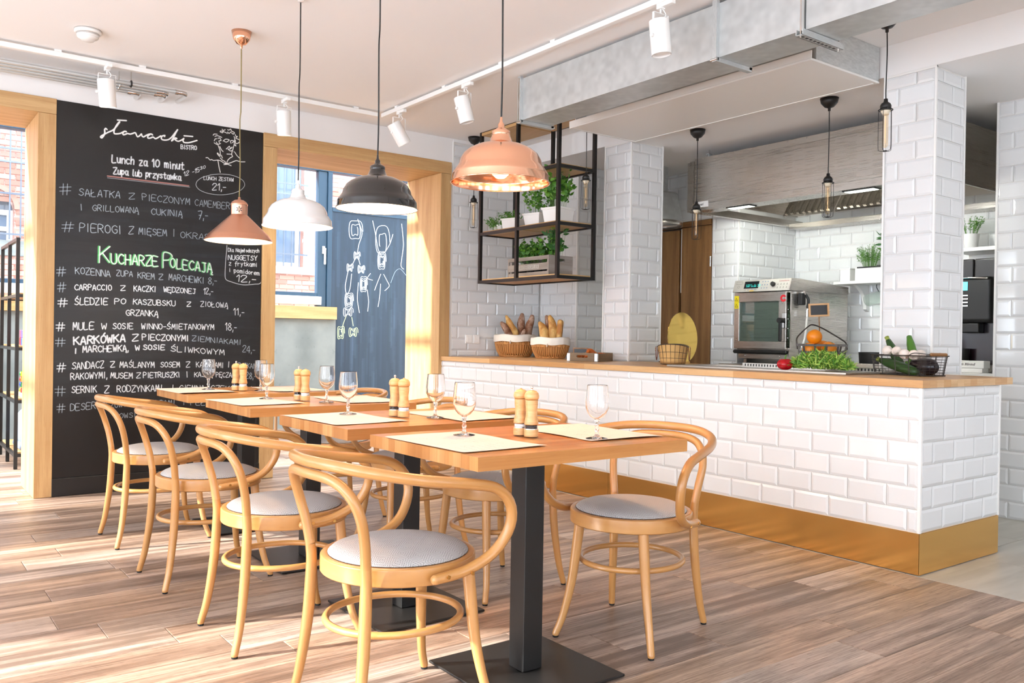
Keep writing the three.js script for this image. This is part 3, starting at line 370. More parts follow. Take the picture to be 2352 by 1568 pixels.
const SKETCH = [[[99.7,247.2],[100.4,248.1],[102.5,248.3]],[[101.0,246.6],[102.8,247.3],[105.8,246.5]],[[103.1,245.5],[104.4,245.9],[105.3,244.3],[103.8,243.7],[104.2,242.5]],[[100.5,243.3],[101.2,244.8],[102.2,245.0]],[[100.5,241.9],[102.0,241.2],[103.4,241.3],[105.0,242.1]],[[102.0,242.6],[102.8,241.3]],[[104.6,250.5],[105.2,251.1],[108.0,250.6],[109.7,250.0]],[[104.7,250.3],[106.3,249.9],[106.7,251.5]],[[106.0,252.4],[106.7,251.6],[108.2,252.4]],[[109.9,252.7],[110.7,252.5],[112.1,253.5],[112.7,252.2],[114.4,251.6],[114.8,251.1],[113.9,250.2],[112.7,250.9]],[[109.9,251.0],[111.0,250.2],[112.2,251.4]],[[115.4,250.1],[116.0,248.9],[117.0,248.9],[115.9,247.6],[118.3,246.8],[118.7,245.5],[117.6,244.2],[115.9,243.7],[115.5,246.1]],[[106.8,244.1],[108.6,245.7],[111.1,245.6],[109.2,243.7],[107.5,244.1]],[[114.6,248.5],[115.1,246.9],[114.8,243.2],[114.1,240.1],[113.2,236.8],[113.1,235.2],[113.7,234.0],[111.9,232.7],[110.2,230.6],[109.5,228.2]],[[112.5,243.3],[112.0,244.8],[113.1,245.5],[114.5,245.2],[113.4,243.9]],[[115.6,242.9],[116.1,241.9],[115.1,242.4]],[[109.1,238.8],[110.4,240.1],[111.3,241.0],[112.0,239.8],[113.4,240.7],[112.0,239.2],[110.4,238.8],[112.1,237.8],[113.2,238.2]],[[103.3,240.4],[104.3,238.1],[104.9,235.4],[104.6,232.8],[102.9,234.3],[102.9,235.0],[104.3,233.9]],[[104.5,239.8],[105.7,237.7],[106.9,236.6]],[[109.7,235.2],[112.9,235.5]],[[114.7,237.6],[114.9,237.5]],[[115.4,237.2],[116.9,235.1],[119.5,233.0]],[[94.9,230.5],[96.2,230.7],[97.8,229.4],[98.9,229.8],[100.3,229.3],[103.3,230.0],[105.5,229.6],[107.5,228.5],[109.4,228.2],[112.7,229.5],[116.4,231.4],[119.5,231.0],[122.8,231.4]],[[103.3,229.9],[103.9,226.4],[104.5,223.7],[105.1,221.5]],[[105.7,233.8],[106.4,231.9]],[[104.9,231.8],[106.6,230.3],[108.3,229.7],[109.1,227.6]],[[107.6,227.4],[110.0,228.0],[112.8,227.3]]];
{
  const W = 1.359, H = 2.428, Y0 = 0.118, k = 1024 / W, h = Math.round(H * k), [cv, ctx] = canvas(1024, h);
  ctx.fillStyle = '#15110f'; ctx.fillRect(0, 0, 1024, h);
  const X = (cm) => cm / 100 * k, Y = (cm) => h - (cm / 100 - Y0) * k;
  // smears of wiped chalk
  for (let i = 0; i < 260; i++) { const y = Y(rr(60, 205)), x = rr(-100, 900); ctx.globalAlpha = rr(0.01, 0.035); ctx.strokeStyle = rnd() < 0.7 ? '#6f8fb4' : '#b9c6d6'; ctx.lineWidth = rr(8, 46); ctx.beginPath(); ctx.moveTo(x, y); ctx.bezierCurveTo(x + 100, y + rr(-30, 30), x + 200, y + rr(-30, 30), x + rr(200, 420), y + rr(-24, 24)); ctx.stroke(); }
  ctx.globalAlpha = 1;
  const col = ['#eef2f3', '#c3d0da', '#d9f6d6'];
  for (const [t, x0, y0, x1, y1, cap, w, c] of MENU) {
    const draw = (color, a, ww, dx = 0) => lettering(t, X(x0), -Y(y0), X(x1), -Y(y1), cap / 100 * k, (p) => chalk(ctx, p.map(([x, y]) => [x + dx, -y]), ww, color, a, true), 0.14);
    if (c === 2) { const s = seed; draw('#57c46a', 0.95, 10.5, -2.5); seed = s; draw('#f2f8ee', 0.9, 6.5, 2); } else draw(col[c], c ? 0.8 : 1, 4.3 * w);
  }
  for (const b of LOGO) chalk(ctx, b.map(([x, y]) => [X(x), Y(y)]), 8, '#f4f4f0', 1.3);
  for (const s of SKETCH) chalk(ctx, s.map(([x, y]) => [X(x), Y(y)]), 5, '#f4f4f0', 1.1);
  chalk(ctx, [[X(30.9), Y(209.6)], [X(83.3), Y(209.3)]], 7, '#c98a80', 1); chalk(ctx, [[X(30.9), Y(208.4)], [X(84), Y(208.5)]], 3, '#d5dade', 0.9);
  chalk(ctx, OVAL.map(([x, y]) => [X(x), Y(y)]), 3.4, '#dfe5e8', 0.9); chalk(ctx, KIDS.map(([x, y]) => [X(x), Y(y)]), 3.6, '#eef2f3', 1);
  const b = thing('menu_chalkboard', 'tall black chalkboard with a hand-lettered white and green menu', 'chalkboard', [0.9315 + W / 2, 0, ZB]);
  const face = new THREE.BoxGeometry(W, H, 0.012).translate(0, Y0 + H / 2, 0.001);
  const bm = M({ map: canvasTex(cv), roughness: 0.36 });
  const pnl = mesh('panel', face, [mt.board, mt.board, mt.board, mt.board, bm, mt.board], b); pnl.geometry = face;
  mesh('base_board', rbb(-W / 2, W / 2, 0.001, 0.117, -0.006, 0.022, 0.005), mt.board, b);
}
// blue painted panel with chalk doodles on the veranda window wall
{
  const [cv, ctx] = canvas(768, 1984), W = 0.98 + 0.32, H = 2.52, k = 768 / W; ctx.fillStyle = '#22384b'; ctx.fillRect(0, 0, 768, 1984);
  for (let i = 0; i < 420; i++) { const x = rr(0, 768), y = rr(-100, 1900), l = rr(200, 900); ctx.globalAlpha = rr(0.02, 0.09); ctx.fillStyle = rnd() < 0.55 ? '#6d8aa3' : '#16242f'; ctx.fillRect(x, y, rr(3, 26), l); }
  ctx.globalAlpha = 1; const X = (m) => (m - 4.33) * k, Y = (m) => 1984 - m * k * 1984 / (H * k);
  const curl = (cx, cy, sx, sy, n, turns, c, w) => { const p = []; n = Math.round(turns * 22); for (let i = 0; i <= n; i++) { const a = i / n * turns * 2 * PI, r = 1 - 0.7 * i / n; p.push([X(cx + Math.cos(a) * sx * r), Y(cy + Math.sin(a) * sy * r + 0.02 * Math.sin(3 * a))]); } chalk(ctx, p, w, c, 1.1); };
  const line = (pts, c = '#eef4f6', w = 5.5) => chalk(ctx, pts.map(([x, y]) => [X(x), Y(y)]), w, c, 1.1);
  const wt = '#eef4f6', gr = '#d4ecaa';
  curl(4.63, 2.32, 0.1, 0.15, 30, 2.1, wt, 5.5); line([[4.66, 2.46], [4.72, 2.3], [4.68, 2.16], [4.66, 2.05]]); curl(4.655, 2.02, 0.045, 0.055, 20, 2, wt, 5.5); line([[4.63, 1.98], [4.6, 1.92], [4.57, 1.9]]); line([[4.68, 1.98], [4.7, 1.92]]); curl(4.565, 1.87, 0.045, 0.055, 20, 2, wt, 5.5); curl(4.715, 1.86, 0.05, 0.055, 20, 2.4, wt, 5.5);
  line([[4.54, 1.82], [4.51, 1.65], [4.53, 1.55], [4.57, 1.62], [4.59, 1.8]]); curl(4.56, 1.48, 0.06, 0.11, 36, 3.2, wt, 5); curl(4.55, 1.34, 0.07, 0.06, 24, 2.3, wt, 5); line([[4.53, 1.3], [4.49, 1.2], [4.47, 1.1]], gr); line([[4.6, 1.28], [4.62, 1.18]], gr); curl(4.46, 1.04 + 0.05, 0.05, 0.1, 26, 2.2, gr, 5.5); curl(4.62, 1.1, 0.065, 0.065, 26, 2.2, gr, 5.5);
  curl(4.75, 1.68, 0.05, 0.12, 30, 3.1, wt, 5); line([[4.68, 1.7], [4.67, 1.5], [4.7, 1.34]]); line([[4.8, 1.62], [4.82, 1.48], [4.81, 1.36]]); line([[4.84, 1.82], [4.8, 1.76], [4.87, 1.74]]);
  line([[4.86, 2.46], [4.9, 2.3], [4.94, 2.12], [5.0, 2.02]]); curl(4.99, 2.22, 0.11, 0.24, 34, 1.6, wt, 5.5); curl(4.99, 1.98, 0.06, 0.14, 30, 3, wt, 5.5); line([[5.04, 2.1], [5.1, 2.2], [5.14, 2.32]]); line([[4.98, 1.82], [4.93, 1.7], [4.9, 1.62]]); line([[5.02, 1.82], [5.07, 1.74], [5.1, 1.68], [5.04, 1.62]]); line([[4.98, 1.7], [4.97, 1.55], [4.95, 1.42]]);
  line([[5.26, 2.46], [5.29, 2.2], [5.26, 1.95], [5.3, 1.9]]); line([[5.12, 1.72], [5.18, 1.86], [5.25, 1.9], [5.34, 1.82]], '#9fb6c8', 4);
  const pn = thing('chalk_panel', 'blue painted panel with white and green chalk doodles in the veranda', 'panel', [4.33 + W / 2, 0, ZO - 0.06]);
  mesh('board', new THREE.BoxGeometry(W, H, 0.04).translate(0, H / 2 + 0.001, 0), [mt.blue, mt.blue, mt.blue, mt.blue, M({ map: canvasTex(cv), roughness: 0.55 }), mt.blue], pn);
  mesh('frame', [bb(-W / 2, W / 2, H + 0.002, H + 0.05, -0.03, 0.03)], mt.blue, pn);
}
// ---------------------------------------------------------------- counter
{
  const c = thing('serving_counter', 'long serving counter clad in glossy white tiles above a brass kick plate', 'counter', [0, 0, 0]);
  mesh('body', bb(XC + 0.012, 4.585, 0.002, 0.864, ZB + 0.005, ZC - 0.012), mt.grout, c); mesh('body', bb(4.586, 4.648, 0.002, 0.864, -2.325, ZC - 0.012), mt.grout, c);
  tileFace(c, [XC + 0.0115, 0.1975, ZB + 0.006], [0, 0, 1], [-1, 0, 0], ZC - ZB - 0.022, 0.666, { du: 0.02, dv: 0 });
  tileFace(c, [XC + 0.016, 0.1975, ZC - 0.0115], [1, 0, 0], [0, 0, 1], 0.776, 0.666, { du: 0.0, dv: 0 });
  mesh('corner_trim', bb(XC + 0.001, XC + 0.015, 0.196, 0.864, ZC - 0.015, ZC - 0.001), mt.white, c); mesh('corner_trim', bb(4.637, 4.651, 0.196, 0.864, ZC - 0.015, ZC - 0.001), mt.white, c);
  const wavy = (w) => { const g = new THREE.PlaneGeometry(w, 0.19, Math.ceil(w * 16), 6); return g; };
  const ripple = (g, s) => { const p = g.attributes.position; for (let i = 0; i < p.count; i++) p.setZ(i, 0.0016 * (fbm(p.getX(i) * 3.1 + s, p.getY(i) * 5, 91, 3) - 0.5)); g.computeVertexNormals(); return g; };
  for (let i = 0; i < 2; i++) { const w = (ZC - ZB - 0.01) / 2; mesh('kick_plate', [ripple(wavy(w - 0.002), i * 7).rotateY(-PI / 2).translate(XC + 0.004, 0.099, ZB + 0.005 + w * (i + 0.5)), bb(XC + 0.006, XC + 0.012, 0.004, 0.194, ZB + 0.006 + w * i, ZB + 0.004 + w * (i + 1))], mt.brass, c); }
  mesh('kick_plate', [ripple(wavy(0.79), 31).translate(XC + 0.397, 0.099, ZC - 0.003), bb(XC + 0.004, 4.648, 0.004, 0.194, ZC - 0.012, ZC - 0.006)], mt.brass, c);
  // butcher-block worktop of glued staves
  const w = thing('worktop', 'butcher-block worktop of pale glued staves on the tiled counter', 'worktop', [0, 0, 0]);
  const nx = 14, dx = (4.775 - XC) / nx;
  for (let i = 0; i < nx; i++) {
    const x0 = XC - 0.004 + i * dx, x1 = x0 + dx - 0.0004; let z = ZB + 0.006; const cut = [];
    if (x1 > XP - 0.002) cut.push([-4.962, -4.648], [-2.648, -2.331]);
    const end = ZC + 0.004, seg = []; while (z < end - 0.02) { const e = Math.min(end, z + rr(0.7, 1.3)); seg.push([z, end - e < 0.25 ? end : e]); z = seg[seg.length - 1][1]; }
    const parts = []; for (const [a, b] of seg) { let s = [[a, b]]; for (const [p, q] of cut) s = s.flatMap(([u, v]) => v <= p || u >= q ? [[u, v]] : [[u, Math.max(u, p)], [Math.min(v, q), v]].filter(([m, n]) => n - m > 0.01)); parts.push(...s); }
    for (const [a, b] of parts) if (x0 < 4.59 || a > -2.36 || i < 12 || true) mesh('stave', grain(bb(x0, x1, 0.8655, WT, a, b - 0.0004), 2), mt.block[Math.floor(rnd() * 3)], w);
  }
}
// ---------------------------------------------------------------- tables
const TZ = [-4.73, -3.85, -2.927, -2.156], ORD = ['the table nearest the chalkboard', 'the second table from the chalkboard', 'the third table from the chalkboard', 'the fourth table from the chalkboard'], TX = 1.69;
const TABLE_LABEL = ['pedestal oak table standing first from the chalkboard', 'pedestal oak table standing second from the chalkboard', 'pedestal oak table standing third from the chalkboard', 'pedestal oak table standing fourth from the chalkboard'];
TZ.forEach((z, i) => {
  const t = thing('bistro_table', TABLE_LABEL[i], 'table', [TX, 0, z], 0, 'square pedestal tables in a row');
  const w = [0.81, 0.81, 0.81, 0.815][i], d = [0.595, 0.6, 0.6, 0.61][i], n = 15;
  for (let k = 0; k < n; k++) { const a = -d / 2 + k * d / n, split = rr(-w * 0.3, w * 0.3), one = k === 0 || k === n - 1; for (const [p, q] of one ? [[-w / 2, w / 2]] : [[-w / 2, split], [split, w / 2]]) mesh('stave', grain(bb(p, q - 0.0003, 0.712, 0.75, a, a + d / n - 0.0003), 0), mt.beech[Math.floor(rnd() * 4)], t); }
  mesh('mounting_plate', bb(-0.16, 0.16, 0.704, 0.7115, -0.16, 0.16), mt.black, t);
  mesh('column', rbb(-0.038, 0.038, 0.013, 0.7035, -0.038, 0.038, 0.003), mt.black, t);
  mesh('base_plate', rbb(-0.225, 0.225, 0.004, 0.0125, -0.225, 0.225, 0.003), mt.black, t);
  for (const [x, y] of [[-1, -1], [-1, 1], [1, -1], [1, 1]]) mesh('glide', cyl(0.012, 0.012, 0.0038, x * 0.2, 0.0001, y * 0.2, 12), mt.rubber, t);
});
// ---------------------------------------------------------------- bentwood armchairs, front towards +x
function makeChair() {
  const c = thing('bentwood_armchair', '', 'chair', [0, 0, 0], 0, 'bentwood armchairs round the tables');
  const g = (q) => { const uv = q.attributes.uv; const o = rnd() * 2; for (let i = 0; i < uv.count; i++) uv.setXY(i, uv.getX(i) + o, uv.getY(i) + o); return q; };
  mesh('seat_frame', (() => { const p = [[0.19, 0.402], [0.219, 0.402], [0.222, 0.406], [0.222, 0.446], [0.218, 0.451], [0.2, 0.451], [0.19, 0.446], [0.19, 0.402]]; const q = lathe(p, 64); const uv = q.attributes.uv; for (let i = 0; i < uv.count; i++) uv.setXY(i, uv.getX(i) * 1.4, uv.getY(i) * 0.1); return q; })(), mt.bent, c);
  mesh('seat_cushion', (() => { const p = [[0.0, 0.483], [0.05, 0.4828], [0.1, 0.481], [0.14, 0.477], [0.17, 0.471], [0.19, 0.463], [0.2, 0.455], [0.202, 0.4515], [0.0, 0.4515]].reverse(); const q = lathe(p, 56), pos = q.attributes.position, uv = q.attributes.uv; for (let i = 0; i < pos.count; i++) uv.setXY(i, pos.getX(i), pos.getZ(i)); return q; })(), mt.fabric, c);
  // arm hoop: back rail, arms, down to the seat and back along its side
  const side = (s) => [[-0.262, 0.727, s * 0.14], [-0.19, 0.713, s * 0.226], [-0.08, 0.694, s * 0.272], [0.05, 0.676, s * 0.285], [0.14, 0.655, s * 0.283], [0.19, 0.606, s * 0.279], [0.193, 0.54, s * 0.272], [0.15, 0.474, s * 0.257], [0.07, 0.436, s * 0.246], [-0.03, 0.424, s * 0.243]];
  mesh('arm_hoop', g(tube([...side(-1).reverse(), [-0.292, 0.731, 0], ...side(1)], (t) => 0.0158 * (1 - 0.12 * Math.pow(Math.abs(2 * t - 1), 6)), { n: 110, k: 12 })), mt.bent, c);
  const hoop = (s) => [[-0.196, 0.462, s * 0.168], [-0.206, 0.53, s * 0.178], [-0.224, 0.6, s * 0.186], [-0.246, 0.655, s * 0.17], [-0.27, 0.69, s * 0.12]];
  mesh('back_hoop', g(tube([...hoop(-1), [-0.291, 0.6985, 0], ...hoop(1).reverse()], 0.0145, { n: 64, k: 12 })), mt.bent, c);
  for (const s of [-1, 1]) {
    const r = mesh('leg', g(tube([[-0.196, 0.462, s * 0.168], [-0.193, 0.4, s * 0.165], [-0.2, 0.25, s * 0.17], [-0.218, 0.1, s * 0.182], [-0.238, 0.012, s * 0.193]], [0.0145, 0.0168, 0.0165, 0.0145, 0.0125], { n: 30, k: 12 })), mt.bent, c);
    mesh('foot_cap', cyl(0.0105, 0.0115, 0.012, -0.238, 0, s * 0.193, 12), mt.rubber, r);
    const f = mesh('leg', g(tube([[0.158, 0.404, s * 0.125], [0.163, 0.33, s * 0.132], [0.172, 0.2, s * 0.146], [0.19, 0.08, s * 0.168], [0.212, 0.012, s * 0.186]], [0.0185, 0.0178, 0.016, 0.014, 0.0125], { n: 30, k: 12 })), mt.bent, c);
    mesh('foot_cap', cyl(0.0105, 0.0115, 0.012, 0.212, 0, s * 0.186, 12), mt.rubber, f);
    for (const [x, z] of [[0.0, 0.2625], [0.075, 0.2665]]) mesh('screw', cyl(0.0052, 0.0052, 0.003).rotateX(s * PI / 2).translate(x, 0.43, s * (z - 0.002)), mt.brass, c);
  }
  mesh('stretcher', g(tube([...Array(16)].map((_, i) => { const a = i / 16 * 2 * PI, r = 0.196; return [Math.cos(a) * r - 0.012, 0.268, Math.sin(a) * r * 0.93]; }), 0.0105, { n: 72, k: 10, closed: true })), mt.bent, c);
  return c;
}
{
  const proto = makeChair(); let first = true;
  const put = (x, z, turn, label) => { if (first) { first = false; proto.position.set(x, 0, z); proto.rotation.y = turn; proto.userData.label = label; } else dup(proto, [x, 0, z], turn, label); };
  [[1.212, -4.69, 0.0], [1.205, -3.83, 0.02], [1.207, -2.968, -0.02], [1.225, -2.165, 0.02]].forEach(([x, z, a], i) => put(x, z, a, 'bentwood armchair facing the tiled counter at ' + ORD[i]));
  [[2.19, -4.66, PI + 0.05], [2.2, -3.80, PI - 0.04], [2.155, -2.985, PI + 0.12], [2.232, -2.235, PI + 0.335]].forEach(([x, z, a], i) => put(x, z, a, 'bentwood armchair with its back to the counter at ' + ORD[i]));
}
// ---------------------------------------------------------------- on the tables
{
  const mats = [...Array(2)].map((_, v) => {
    const [cv, x] = canvas(1024, 704); x.fillStyle = '#e2d2c8'; x.fillRect(0, 0, 1024, 704); x.strokeStyle = '#8f7570'; x.lineWidth = 2.4;
    for (let i = 0; i < 9; i++) { const y = 90 + i * 62; for (let k = 0; k < 3; k++) { x.globalAlpha = rr(0.25, 0.6); x.beginPath(); let px = 70 + k * 320; x.moveTo(px, y); while (px < 70 + k * 320 + rr(140, 270)) { px += 7; x.lineTo(px, y + rr(-7, 7)); } x.stroke(); } }
    x.globalAlpha = 0.6; for (let i = 0; i < 5; i++) { x.beginPath(); x.ellipse(rr(120, 900), rr(90, 620), rr(22, 46), rr(14, 30), rr(0, 3), 0, 2 * PI); x.stroke(); }
    x.globalAlpha = 0.9; x.fillStyle = v ? '#6b5a58' : '#54484a'; x.beginPath(); x.ellipse(880, 610, 30, 14, -0.4, 0, 2 * PI); x.fill(); x.globalAlpha = 1;
    return M({ map: canvasTex(cv), roughness: 0.9 });
  });
  const mat = (x, z, turn, label, v) => {
    const g = new THREE.PlaneGeometry(0.43, 0.298, 24, 16), p = g.attributes.position; for (let i = 0; i < p.count; i++) { const a = p.getX(i), b = p.getY(i); p.setZ(i, 0.0022 + 0.0016 * Math.sin(a * 17 + v) * Math.sin(b * 13 + 1) + 0.004 * Math.pow(Math.max(0, Math.abs(a) - 0.17) / 0.045, 2) * (v ? 0.4 : 1)); } g.computeVertexNormals(); g.rotateX(-PI / 2);
    const m = mesh('placemat', g, mats[v & 1]); m.position.set(x, 0.7505, z); m.rotation.y = turn; m.material.side = THREE.DoubleSide; tag(m, label, 'placemat', 'paper placemats');
  };
  const prof = [[0.0, 0.06], [0.008, 0.061], [0.02, 0.068], [0.03, 0.08], [0.0362, 0.097], [0.0372, 0.115], [0.0352, 0.14], [0.0325, 0.168]];
  const bowl = lathe([...prof, [0.0318, 0.168], ...prof.slice(1).reverse().map(([r, y]) => [Math.max(0, r - 0.0011), y + 0.001]), [0, 0.0615]], 48);
  const stemG = lathe([[0, 0], [0.0345, 0], [0.0352, 0.0014], [0.03, 0.0028], [0.012, 0.0065], [0.0062, 0.012], [0.0052, 0.022], [0.0078, 0.03], [0.0055, 0.037], [0.006, 0.05], [0.0095, 0.0585], [0.006, 0.0625], [0, 0.063]], 40);
  const waterG = lathe([[0.0, 0.0625], [0.0185, 0.0685], [0.0288, 0.0805], [0.0348, 0.097], [0.0356, 0.104], [0, 0.104]], 40);
  const solid = MP({ color: '#ffffff', transmission: 1, thickness: 0.003, roughness: 0, ior: 1.46 });
  const glass = (x, z, label) => { const g = thing('water_goblet', label, 'glass', [x, 0.7535, z], 0, 'stemmed water goblets'); mesh('bowl', bowl, solid, g); mesh('stem_and_foot', stemG, mt.stem, g); };
  const woodM = M({ color: '#fff3e2', map: T_block, roughness: 0.35 }), acr = MP({ color: '#fff', transmission: 1, thickness: 0, roughness: 0.02 });
  const mill = (x, z, pepper, label) => {
    const m = thing(pepper ? 'pepper_mill' : 'salt_mill', label, 'mill', [x, 0.7535, z], rr(0, 6), 'wooden salt and pepper mills');
    mesh('base', lathe([[0, 0], [0.0222, 0], [0.0228, 0.002], [0.0228, 0.022], [0.0215, 0.024], [0, 0.024]], 32), woodM, m);
    mesh('window', lathe([[0.0205, 0.024], [0.0205, 0.0375]], 32), acr, m); mesh('filling', lathe([[0, 0.0242], [0.0192, 0.0242], [0.0192, 0.0365], [0, 0.0365]], 24), pepper ? M({ color: '#1d1a1c', roughness: 0.5, bumpMap: T_crust, bumpScale: 0.003 }) : M({ color: '#f5f2ee', roughness: 0.9 }), m);
    mesh('band', lathe([[0.0212, 0.0225], [0.0222, 0.0235], [0.0212, 0.026]], 32), mt.chrome, m);
    mesh('body', lathe([[0, 0.0375], [0.0225, 0.0375], [0.0228, 0.041], [0.0215, 0.05], [0.0185, 0.064], [0.0176, 0.078], [0.0192, 0.094], [0.0205, 0.104], [0.0195, 0.106], [0.0208, 0.109], [0.0196, 0.111], [0.021, 0.114], [0.0196, 0.117], [0, 0.117]], 36), woodM, m);
    mesh('head', lathe([[0, 0.1172], [0.0195, 0.1172], [0.0232, 0.122], [0.0238, 0.129], [0.0215, 0.138], [0.015, 0.145], [0.006, 0.148], [0, 0.1482]], 36), woodM, m);
    if (pepper) mesh('knob', [cyl(0.0022, 0.0022, 0.005, 0, 0.148, 0, 10), ball(0.005, 0, 0.156, 0, 12)], mt.chrome, m); else mesh('cap', lathe([[0, 0.148], [0.005, 0.1478], [0.003, 0.151], [0, 0.1515]], 16), woodM, m);
  };
  const G = [[[1.503, -4.815], [1.722, -4.6]], [[1.534, -4.02], [1.70, -3.70]], [[1.521, -3.11], [1.749, -2.82]], [[1.52, -2.275], [1.832, -1.99]]];
  const S = [[[1.644, -4.661], [1.623, -4.716]], [[1.657, -3.845], [1.648, -3.905]], [[1.661, -2.911], [1.652, -2.967]], [[1.687, -2.14], [1.687, -2.197]]];
  const P = [[[1.42, -4.76, PI / 2 + 0.06], [1.93, -4.70, -PI / 2]], [[1.43, -3.90, PI / 2 + 0.08], [1.93, -3.82, -PI / 2]], [[1.44, -2.97, PI / 2 + 0.05], [1.915, -2.88, -PI / 2 + 0.03]], [[1.435, -2.15, PI / 2 + 0.03], [1.945, -2.165, -PI / 2 - 0.06]]];
  for (let i = 0; i < 4; i++) {
    P[i].forEach(([x, z, a], k) => mat(x, z, a, 'printed paper placemat on the ' + (k ? 'counter' : 'window') + ' side of ' + ORD[i], i + k));
    G[i].forEach(([x, z], k) => glass(x, z, 'clear stemmed water goblet on the ' + (k ? 'counter' : 'window') + ' side of ' + ORD[i]));
    S[i].forEach(([x, z], k) => { const pepper = i === 3 ? k === 0 : k === 1; mill(x, z, pepper, 'wooden ' + (pepper ? 'pepper mill with a dark band' : 'salt mill with a white band') + ' on ' + ORD[i]); });
  }
}
// ---------------------------------------------------------------- pendant lamps over the tables
{
  const dome = [[0.174, 0], [0.1705, 0.004], [0.1695, 0.026], [0.168, 0.033], [0.158, 0.047], [0.1475, 0.062], [0.144, 0.078], [0.131, 0.101], [0.113, 0.116], [0.09, 0.1275], [0.0835, 0.1305], [0.058, 0.136], [0.041, 0.144], [0.0335, 0.163], [0.031, 0.168]];
  const cap = [[0.031, 0.168], [0.032, 0.17], [0.032, 0.182], [0.0225, 0.1875], [0.0118, 0.195], [0.0118, 0.206], [0.0055, 0.215], [0.004, 0.232], [0, 0.2325]];
  const inner = (p, d = 0.0015) => p.map(([r, y]) => [r - d, y - d * 0.3]);
  const bulbM = (c, k) => M({ color: '#fff4e0', emissive: lin(...c), emissiveIntensity: k, roughness: 0.3 });
  const cord = (x, y0, z, m, parent, sway, y1 = HC) => mesh('cord', tube([[0, y0, 0], [sway * 0.3, y0 + 0.15, 0], [-sway * 0.4, (y0 + y1) / 2, sway * 0.2], [sway * 0.25, y1 - 0.35, 0], [0, y1 - 0.02, 0]].map(([a, b, c]) => [a, b - parent.position.y, c]), 0.0032, { n: 40, k: 6 }), m, parent);
  const lamp = (name, label, x, y, z, out, ins, warm, energy, k = 1) => {
    const l = thing(name, label, 'pendant lamp', [x, y, z]);
    const s = mesh('shade', lathe(dome.map(([r, h]) => [r * k, h * k]), 64), out, l); mesh('lining', lathe(inner(dome).map(([r, h]) => [r * k, h * k]).reverse(), 64), ins, s);
    mesh('rim', new THREE.TorusGeometry(0.1735 * k, 0.0022, 8, 72).rotateX(PI / 2).translate(0, 0.0005, 0), out, s);
    mesh('collar', lathe(cap.map(([r, h]) => [r * k, h * k]), 36), out, l);
    mesh('socket', cyl(0.017, 0.017, 0.05, 0, 0.115 * k, 0, 16), mt.white, l);
    mesh('light_bulb', lathe([[0, 0.015], [0.016, 0.018], [0.029, 0.03], [0.034, 0.05], [0.03, 0.07], [0.018, 0.095], [0.014, 0.115], [0, 0.116]], 24), bulbM(warm, 2.2), l);
    const p = new THREE.PointLight(lin(...warm), energy, 0, 2); p.position.set(x, y + 0.05, z); p.castShadow = true; p.shadow.radius = 1.5; scene.add(p);
    cord(x, y + 0.231 * k, z, mt.black, l, 0.006); mesh('ceiling_rose', lathe([[0, HC - 0.016 - y], [0.012, HC - 0.015 - y], [0.02, HC - 0.006 - y], [0.021, HC - 0.001 - y], [0, HC - 0.001 - y]], 28), out === mt.copper ? mt.copper : out, l);
    return l;
  };
  const enam = MP({ color: '#100e0d', roughness: 0.06, clearcoat: 1, clearcoatRoughness: 0.03 }), enamW = MP({ color: '#eeebe8', roughness: 0.16, clearcoat: 0.6 }), lining = MP({ color: '#f7f1e6', roughness: 0.3 });
  lamp('pendant_lamp', 'polished copper dome pendant lamp with a glowing bulb', 1.765, 1.61, -2.437, mt.copper, mt.copper, [1, 0.62, 0.26], 0.55);
  lamp('pendant_lamp', 'glossy black dome pendant lamp with a white inside', 1.73, 1.61, -3.288, enam, lining, [1, 0.8, 0.55], 0.3);
  lamp('pendant_lamp', 'glossy white dome pendant lamp on a black cord', 1.712, 1.61, -4.1, enamW, lining, [1, 0.8, 0.55], 0.3);
  const x = 1.64, y = 1.583, z = -4.752, l = thing('cone_pendant_lamp', 'brushed copper cone pendant lamp hanging in front of the chalkboard', 'pendant lamp', [x, y, z]);
  const cone = [[0.184, 0], [0.182, 0.008], [0.168, 0.024], [0.166, 0.03], [0.16, 0.036], [0.044, 0.148]];
  const s = mesh('shade', lathe(cone, 64), mt.copperbrush, l); mesh('lining', lathe(inner(cone).reverse(), 64), M({ color: '#f3e2cc', roughness: 0.5 }), s);
  mesh('neck', lathe([[0.044, 0.148], [0.044, 0.2], [0.047, 0.202], [0.047, 0.206]], 40), mt.copperbrush, l);
  const toCam = Math.atan2(-x, -z) ; for (const b of [0, PI]) for (let i = 0; i < 6; i++) { const a = i / 6 * 2 * PI; mesh('vent_slot', new THREE.CircleGeometry(0.0035, 10).scale(0.7, 2.2, 1).translate(0, 0.0105, 0).rotateZ(a).translate(0, 0.174, 0.0444).rotateY(toCam + b), mt.black, l); }
  mesh('cap', lathe([[0.047, 0.206], [0.04, 0.218], [0.025, 0.229], [0.008, 0.233], [0.006, 0.247], [0, 0.247]], 36), mt.copperbrush, l);
  mesh('light_bulb', lathe([[0, 0.035], [0.02, 0.04], [0.03, 0.06], [0.024, 0.085], [0.014, 0.11], [0.014, 0.13], [0, 0.13]], 24), bulbM([1, 0.78, 0.5], 2.2), l);
  const p = new THREE.PointLight(lin(1, 0.78, 0.5), 0.26, 0, 2); p.position.set(x, y + 0.065, z); p.castShadow = true; p.shadow.radius = 1.5; scene.add(p);
  cord(x, y + 0.247, z, M({ color: '#8a7a4c', roughness: 0.7 }), l, 0.008, HC - 0.08);
  mesh('ceiling_rose', lathe([[0, HC - 0.096 - y], [0.006, HC - 0.095 - y], [0.007, HC - 0.076 - y], [0.026, HC - 0.07 - y], [0.045, HC - 0.045 - y], [0.055, HC - 0.001 - y], [0, HC - 0.001 - y]], 36), mt.copper, l);
}
